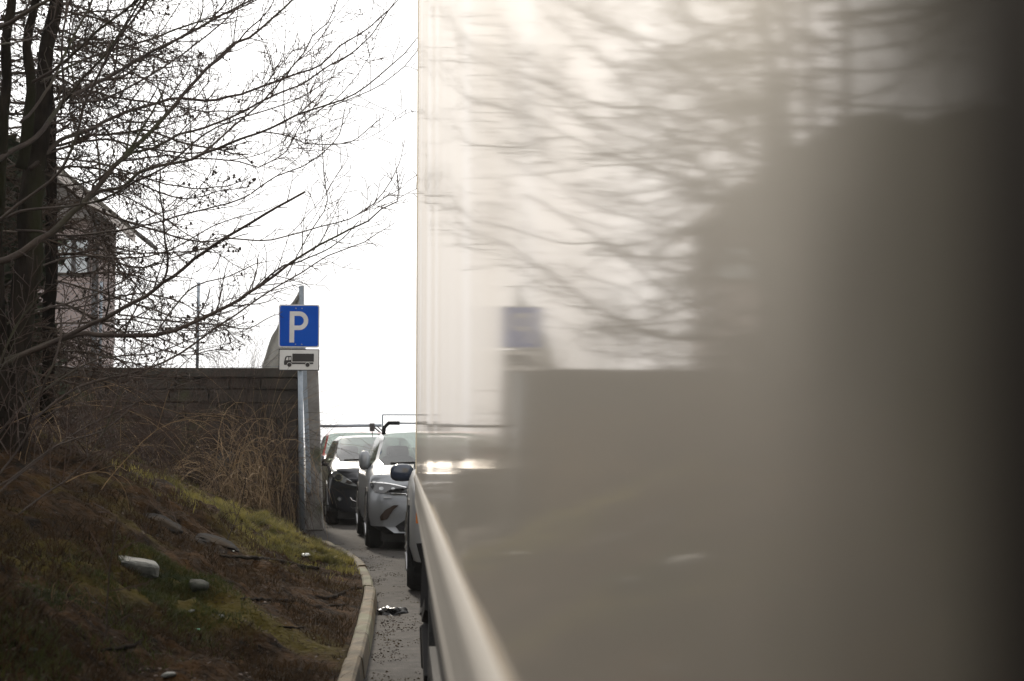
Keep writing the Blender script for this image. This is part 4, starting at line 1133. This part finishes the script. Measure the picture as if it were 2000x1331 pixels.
for (px_, py_, rx, ry) in ((300,1160,.45,.8),(340,1200,.35,.6),(250,1190,.4,.7),(160,1200,.35,.6),(360,1170,.25,.5),(60,1250,.3,.4),(330,1120,.3,.5)):
    p = hit(px_, py_); patches2.append((p.x, p.y, rx, ry))
def s_green2(r):
    c = r.choice(patches2); X, Y = c[0]+r.gauss(0,c[2]*.5), c[1]+r.gauss(0,c[3]*.5)
    if X > kx(Y)-KW-.01: return None
    if noise.noise(Vector((X*4, Y*3, 2))) < -.05: return None
    return X, Y, 1
def s_all(r):
    Y = 3.2+18.5*(r.random()**1.3); X = kx(Y)-KW-.02-abs(r.uniform(0, 1))*min(6, .3*Y+1)
    nn = noise.noise(Vector((X*1.3, Y*1.0, 17)))+.5*noise.noise(Vector((X*5, Y*4, 27)))
    if nn < .02: return None
    return X, Y, .6+nn
blades('grass', M['green'], 52000, s_green, .03, .09, .0035, .45, random.Random(1), 'yellow-green mossy grass along the lit crest of the bank')
blades('grass', M['dgreen'], 15000, s_green2, .02, .055, .003, .5, random.Random(2), 'short dark green grass patch around the flat pale stone')
blades('dead_grass', M['brown'], 70000, s_all, .02, .10, .0034, .8, random.Random(3), 'brown dead grass and needles strewn over the bank')
# leaf litter: small flakes lying on the soil
mb = MB(); r4 = random.Random(9); c_ = 0
while c_ < 22000:
    Y = 3.2+16*(r4.random()**1.4); X = kx(Y)-KW-.02-r4.random()*min(5, .3*Y+.8)
    c_ += 1; z = H(X, Y)+.004; s_ = r4.uniform(.004,.014); a_ = r4.uniform(0,6.28); t_ = r4.gauss(0,.4)
    ca, sa = math.cos(a_)*s_, math.sin(a_)*s_
    b = len(mb.v); mb.v += [(X-ca,Y-sa,z-t_*s_*.4),(X+sa*.6,Y-ca*.6,z+.004),(X+ca,Y+sa,z+abs(t_)*s_),(X-sa*.6,Y+ca*.6,z)]
    mb.f.append((b,b+1,b+2,b+3)); mb.m.append(0 if r4.random() < .8 else 1)
o = mb.build('leaf_litter', [M['brown'], M['bramble']], recalc=False); tag(o, 'brown leaf litter flakes on the bank soil', 'leaf litter', kind='stuff')
# gravel on the asphalt
mb = MB(); r5 = random.Random(10)
for k in range(6000):
    Y = r5.uniform(5.5, 19); X = kx(Y)+.02+abs(r5.gauss(0,.26))
    if noise.noise(Vector((X*5,Y*2.2,4)))+.6*noise.noise(Vector((X*17,Y*9,4))) < .08: continue
    s_ = r5.uniform(.0015,.008)*(1.5 if r5.random() < .1 else 1)
    b = len(mb.v); hs_ = s_*r5.uniform(.5,1)
    for t in range(4): a_ = t*1.5708+r5.random(); mb.v.append((X+s_*math.cos(a_), Y+s_*math.sin(a_), 0.0005))
    mb.v.append((X+r5.uniform(-.3,.3)*s_, Y, hs_))
    for t in range(4): mb.f.append((b+t, b+(t+1)%4, b+4)); mb.m.append(0)
o = mb.build('gravel', M['soil']); tag(o, 'dark grit scattered on the asphalt along the kerb', 'gravel', kind='stuff')

def rock(name, p, sx, sy, sz, mt, lab, cat, seed, rz=0, tilt=0, flat=.0, bury=.35, sub=3, nz=.25):
    bm = bmesh.new(); bmesh.ops.create_icosphere(bm, subdivisions=sub, radius=1)
    for v in bm.verts:
        c = v.co.copy(); k = 1+noise.noise(c*1.3+Vector((seed*7,0,0)))*nz+noise.noise(c*3.5+Vector((seed*3,1,0)))*nz*.35
        c = Vector([math.copysign(abs(q_)**(1-flat), q_) for q_ in c])*k
        v.co = Vector((c.x*sx, c.y*sy, c.z*sz))
    bmesh.ops.rotate(bm, verts=bm.verts, matrix=Matrix.Rotation(tilt, 3, 'Y') @ Matrix.Rotation(rz, 3, 'Z'))
    me = bpy.data.meshes.new(name); bm.to_mesh(me); bm.free(); me.materials.append(M[mt])
    me.polygons.foreach_set('use_smooth', [flat < .3]*len(me.polygons))
    o = bpy.data.objects.new(name, me); col.objects.link(o); o.location = p+Vector((0,0,sz*(1-2*bury)*.5))
    return tag(o, lab, cat)
rock('stone_slab', hit(268,1112), .115, .14, .045, 'slab', 'flat pale stone slab lying on the dark green turf', 'stone', 3, rz=.3, tilt=.16, flat=.62, bury=.25, sub=4, nz=.12)
rock('stone', hit(385,1150), .075, .08, .04, 'darkrock', 'small dark rounded stone right of the pale slab', 'stone', 5, bury=.2)
rock('rock', hit(305,1022), .20, .30, .07, 'rock', 'low grey rock bulging from the soil above the pale slab', 'rock', 2, rz=.2, tilt=.30, bury=.68, sub=5, nz=.28)
rock('rock', hit(420,1062), .20, .32, .05, 'rock', 'flat grey rock sheet on the slope below the mossy crest', 'rock', 8, tilt=.36, bury=.70, sub=5, nz=.28)
rock('rock', at(440,905,20.9), .12, .12, .16, 'slab', 'pale upright stone under the straw shrub', 'rock', 12, tilt=.3, flat=.3)
for (px_, py_, s_, mt, nm, lab) in ((597,1086,.05,'litter_white','plastic_scrap','white plastic scrap on the grass left of the kerb'),
      (667,1087,.03,'litter_white','plastic_scrap','small white scrap against the kerb where it bends'),
      (386,1232,.016,'litter_green','plastic_scrap','mint green plastic sliver on the brown soil'),
      (455,1078,.014,'litter_white','paper_scrap','tiny white fleck on the soil below the mossy crest'),
      (385,874,.022,'litter_white','paper_scrap','tiny white fleck high on the bank under the wall'),
      (210,862,.02,'litter_white','paper_scrap','white fleck among the brambles on the upper bank'),
      (432,1205,.025,'slab','stone_chip','pale stone chip on the brown soil in the foreground'),
      (375,1196,.022,'slab','stone_chip','pale stone chip beside the dark green turf'),
      (60,1280,.03,'darkrock','stone_chip','dull grey stone at the bottom left corner'),
      (330,1325,.03,'slab','stone_chip','pale stone at the bottom edge left of the kerb')):
    rock(nm, hit(px_, py_), s_, s_*.7, s_*.35, mt, lab, 'litter' if 'litter' in mt else 'stone', int(px_), rz=px_, flat=.2, bury=.1, sub=2, nz=.5)
GR = {'car':'cars parked beyond the lorry','rock':'rocks on the bank','litter':'scraps littering the bank','stone':'loose stones on the bank','root':'roots and sticks on the bank','bramble':'brambles on the bank','sapling':'saplings on the bank'}
# crumpled black bag on the asphalt
p = Vector((at(765,1195,11.0).x, 11.1, 0))
rock('plastic_bag', p, .085, .13, .035, 'litter_black', 'crumpled shiny black plastic bag on the asphalt beside the kerb', 'litter', 31, bury=.2, sub=4, nz=.9)
# roots and sticks
for (pp, w_, lab, nm) in (([(615,1165),(640,1170),(665,1163),(690,1152),(706,1150)], 8, 'gnarled grey root emerging beside the kerb', 'tree_root'),
      ([(470,1172),(520,1174),(570,1178),(620,1186),(680,1182)], 7, 'long grey root lying across the brown soil', 'tree_root'),
      ([(430,1090),(500,1092),(560,1100),(600,1110),(650,1112)], 8, 'dark root running below the mossy grass to the kerb', 'tree_root'),
      ([(190,1275),(240,1270),(275,1255),(283,1235)], 9, 'pale broken branch lying in the bottom left turf', 'branch'),
      ([(545,1225),(570,1228),(598,1226)], 5, 'short dark stick lying on the soil left of the kerb', 'stick')):
    pts = [hit(a_, b_) for a_, b_ in pp]; rad = [w_/pxm(q_.y)/2 for q_ in pts]; rad[0] *= .5; rad[-1] *= .4
    P_, R2 = smoothline(pts, rad, .03); mb = MB()
    for i in range(len(P_)): P_[i] = P_[i]+Vector((0,0,R2[i]*.2+noise.noise(P_[i]*9)*.01))
    mb.tube(P_, R2, 7); tag(mb.build(nm, M['bark'], smooth=True), lab, 'root' if nm == 'tree_root' else 'branch')

# damp winter air
mb = MB(); mb.box(-60, 40, -20, 105, -1.1, 16); hz = mb.build('haze', [])
hm = bpy.data.materials.new('haze_air'); hm.use_nodes = True; hn = hm.node_tree; hn.nodes.clear()
pv = hn.nodes.new('ShaderNodeVolumePrincipled'); pv.inputs['Color'].default_value = (1,.99,.97,1); pv.inputs['Density'].default_value = .0006
ho = hn.nodes.new('ShaderNodeOutputMaterial'); hn.links.new(pv.outputs[0], ho.inputs['Volume']); hz.data.materials.append(hm)
tag(hz, 'pale damp haze filling the air', 'haze', kind='stuff')
for o in list(S.objects):
    if o.parent is None and o.get('category'):
        if o.name.startswith('larch'): o['group'] = 'bare larches on the bank'
        elif o.name.startswith('evergreen'): o['group'] = 'dark evergreens beyond the left edge'
        elif o['category'] in GR and not o.name.startswith('plastic_bag'): o['group'] = GR[o['category']]
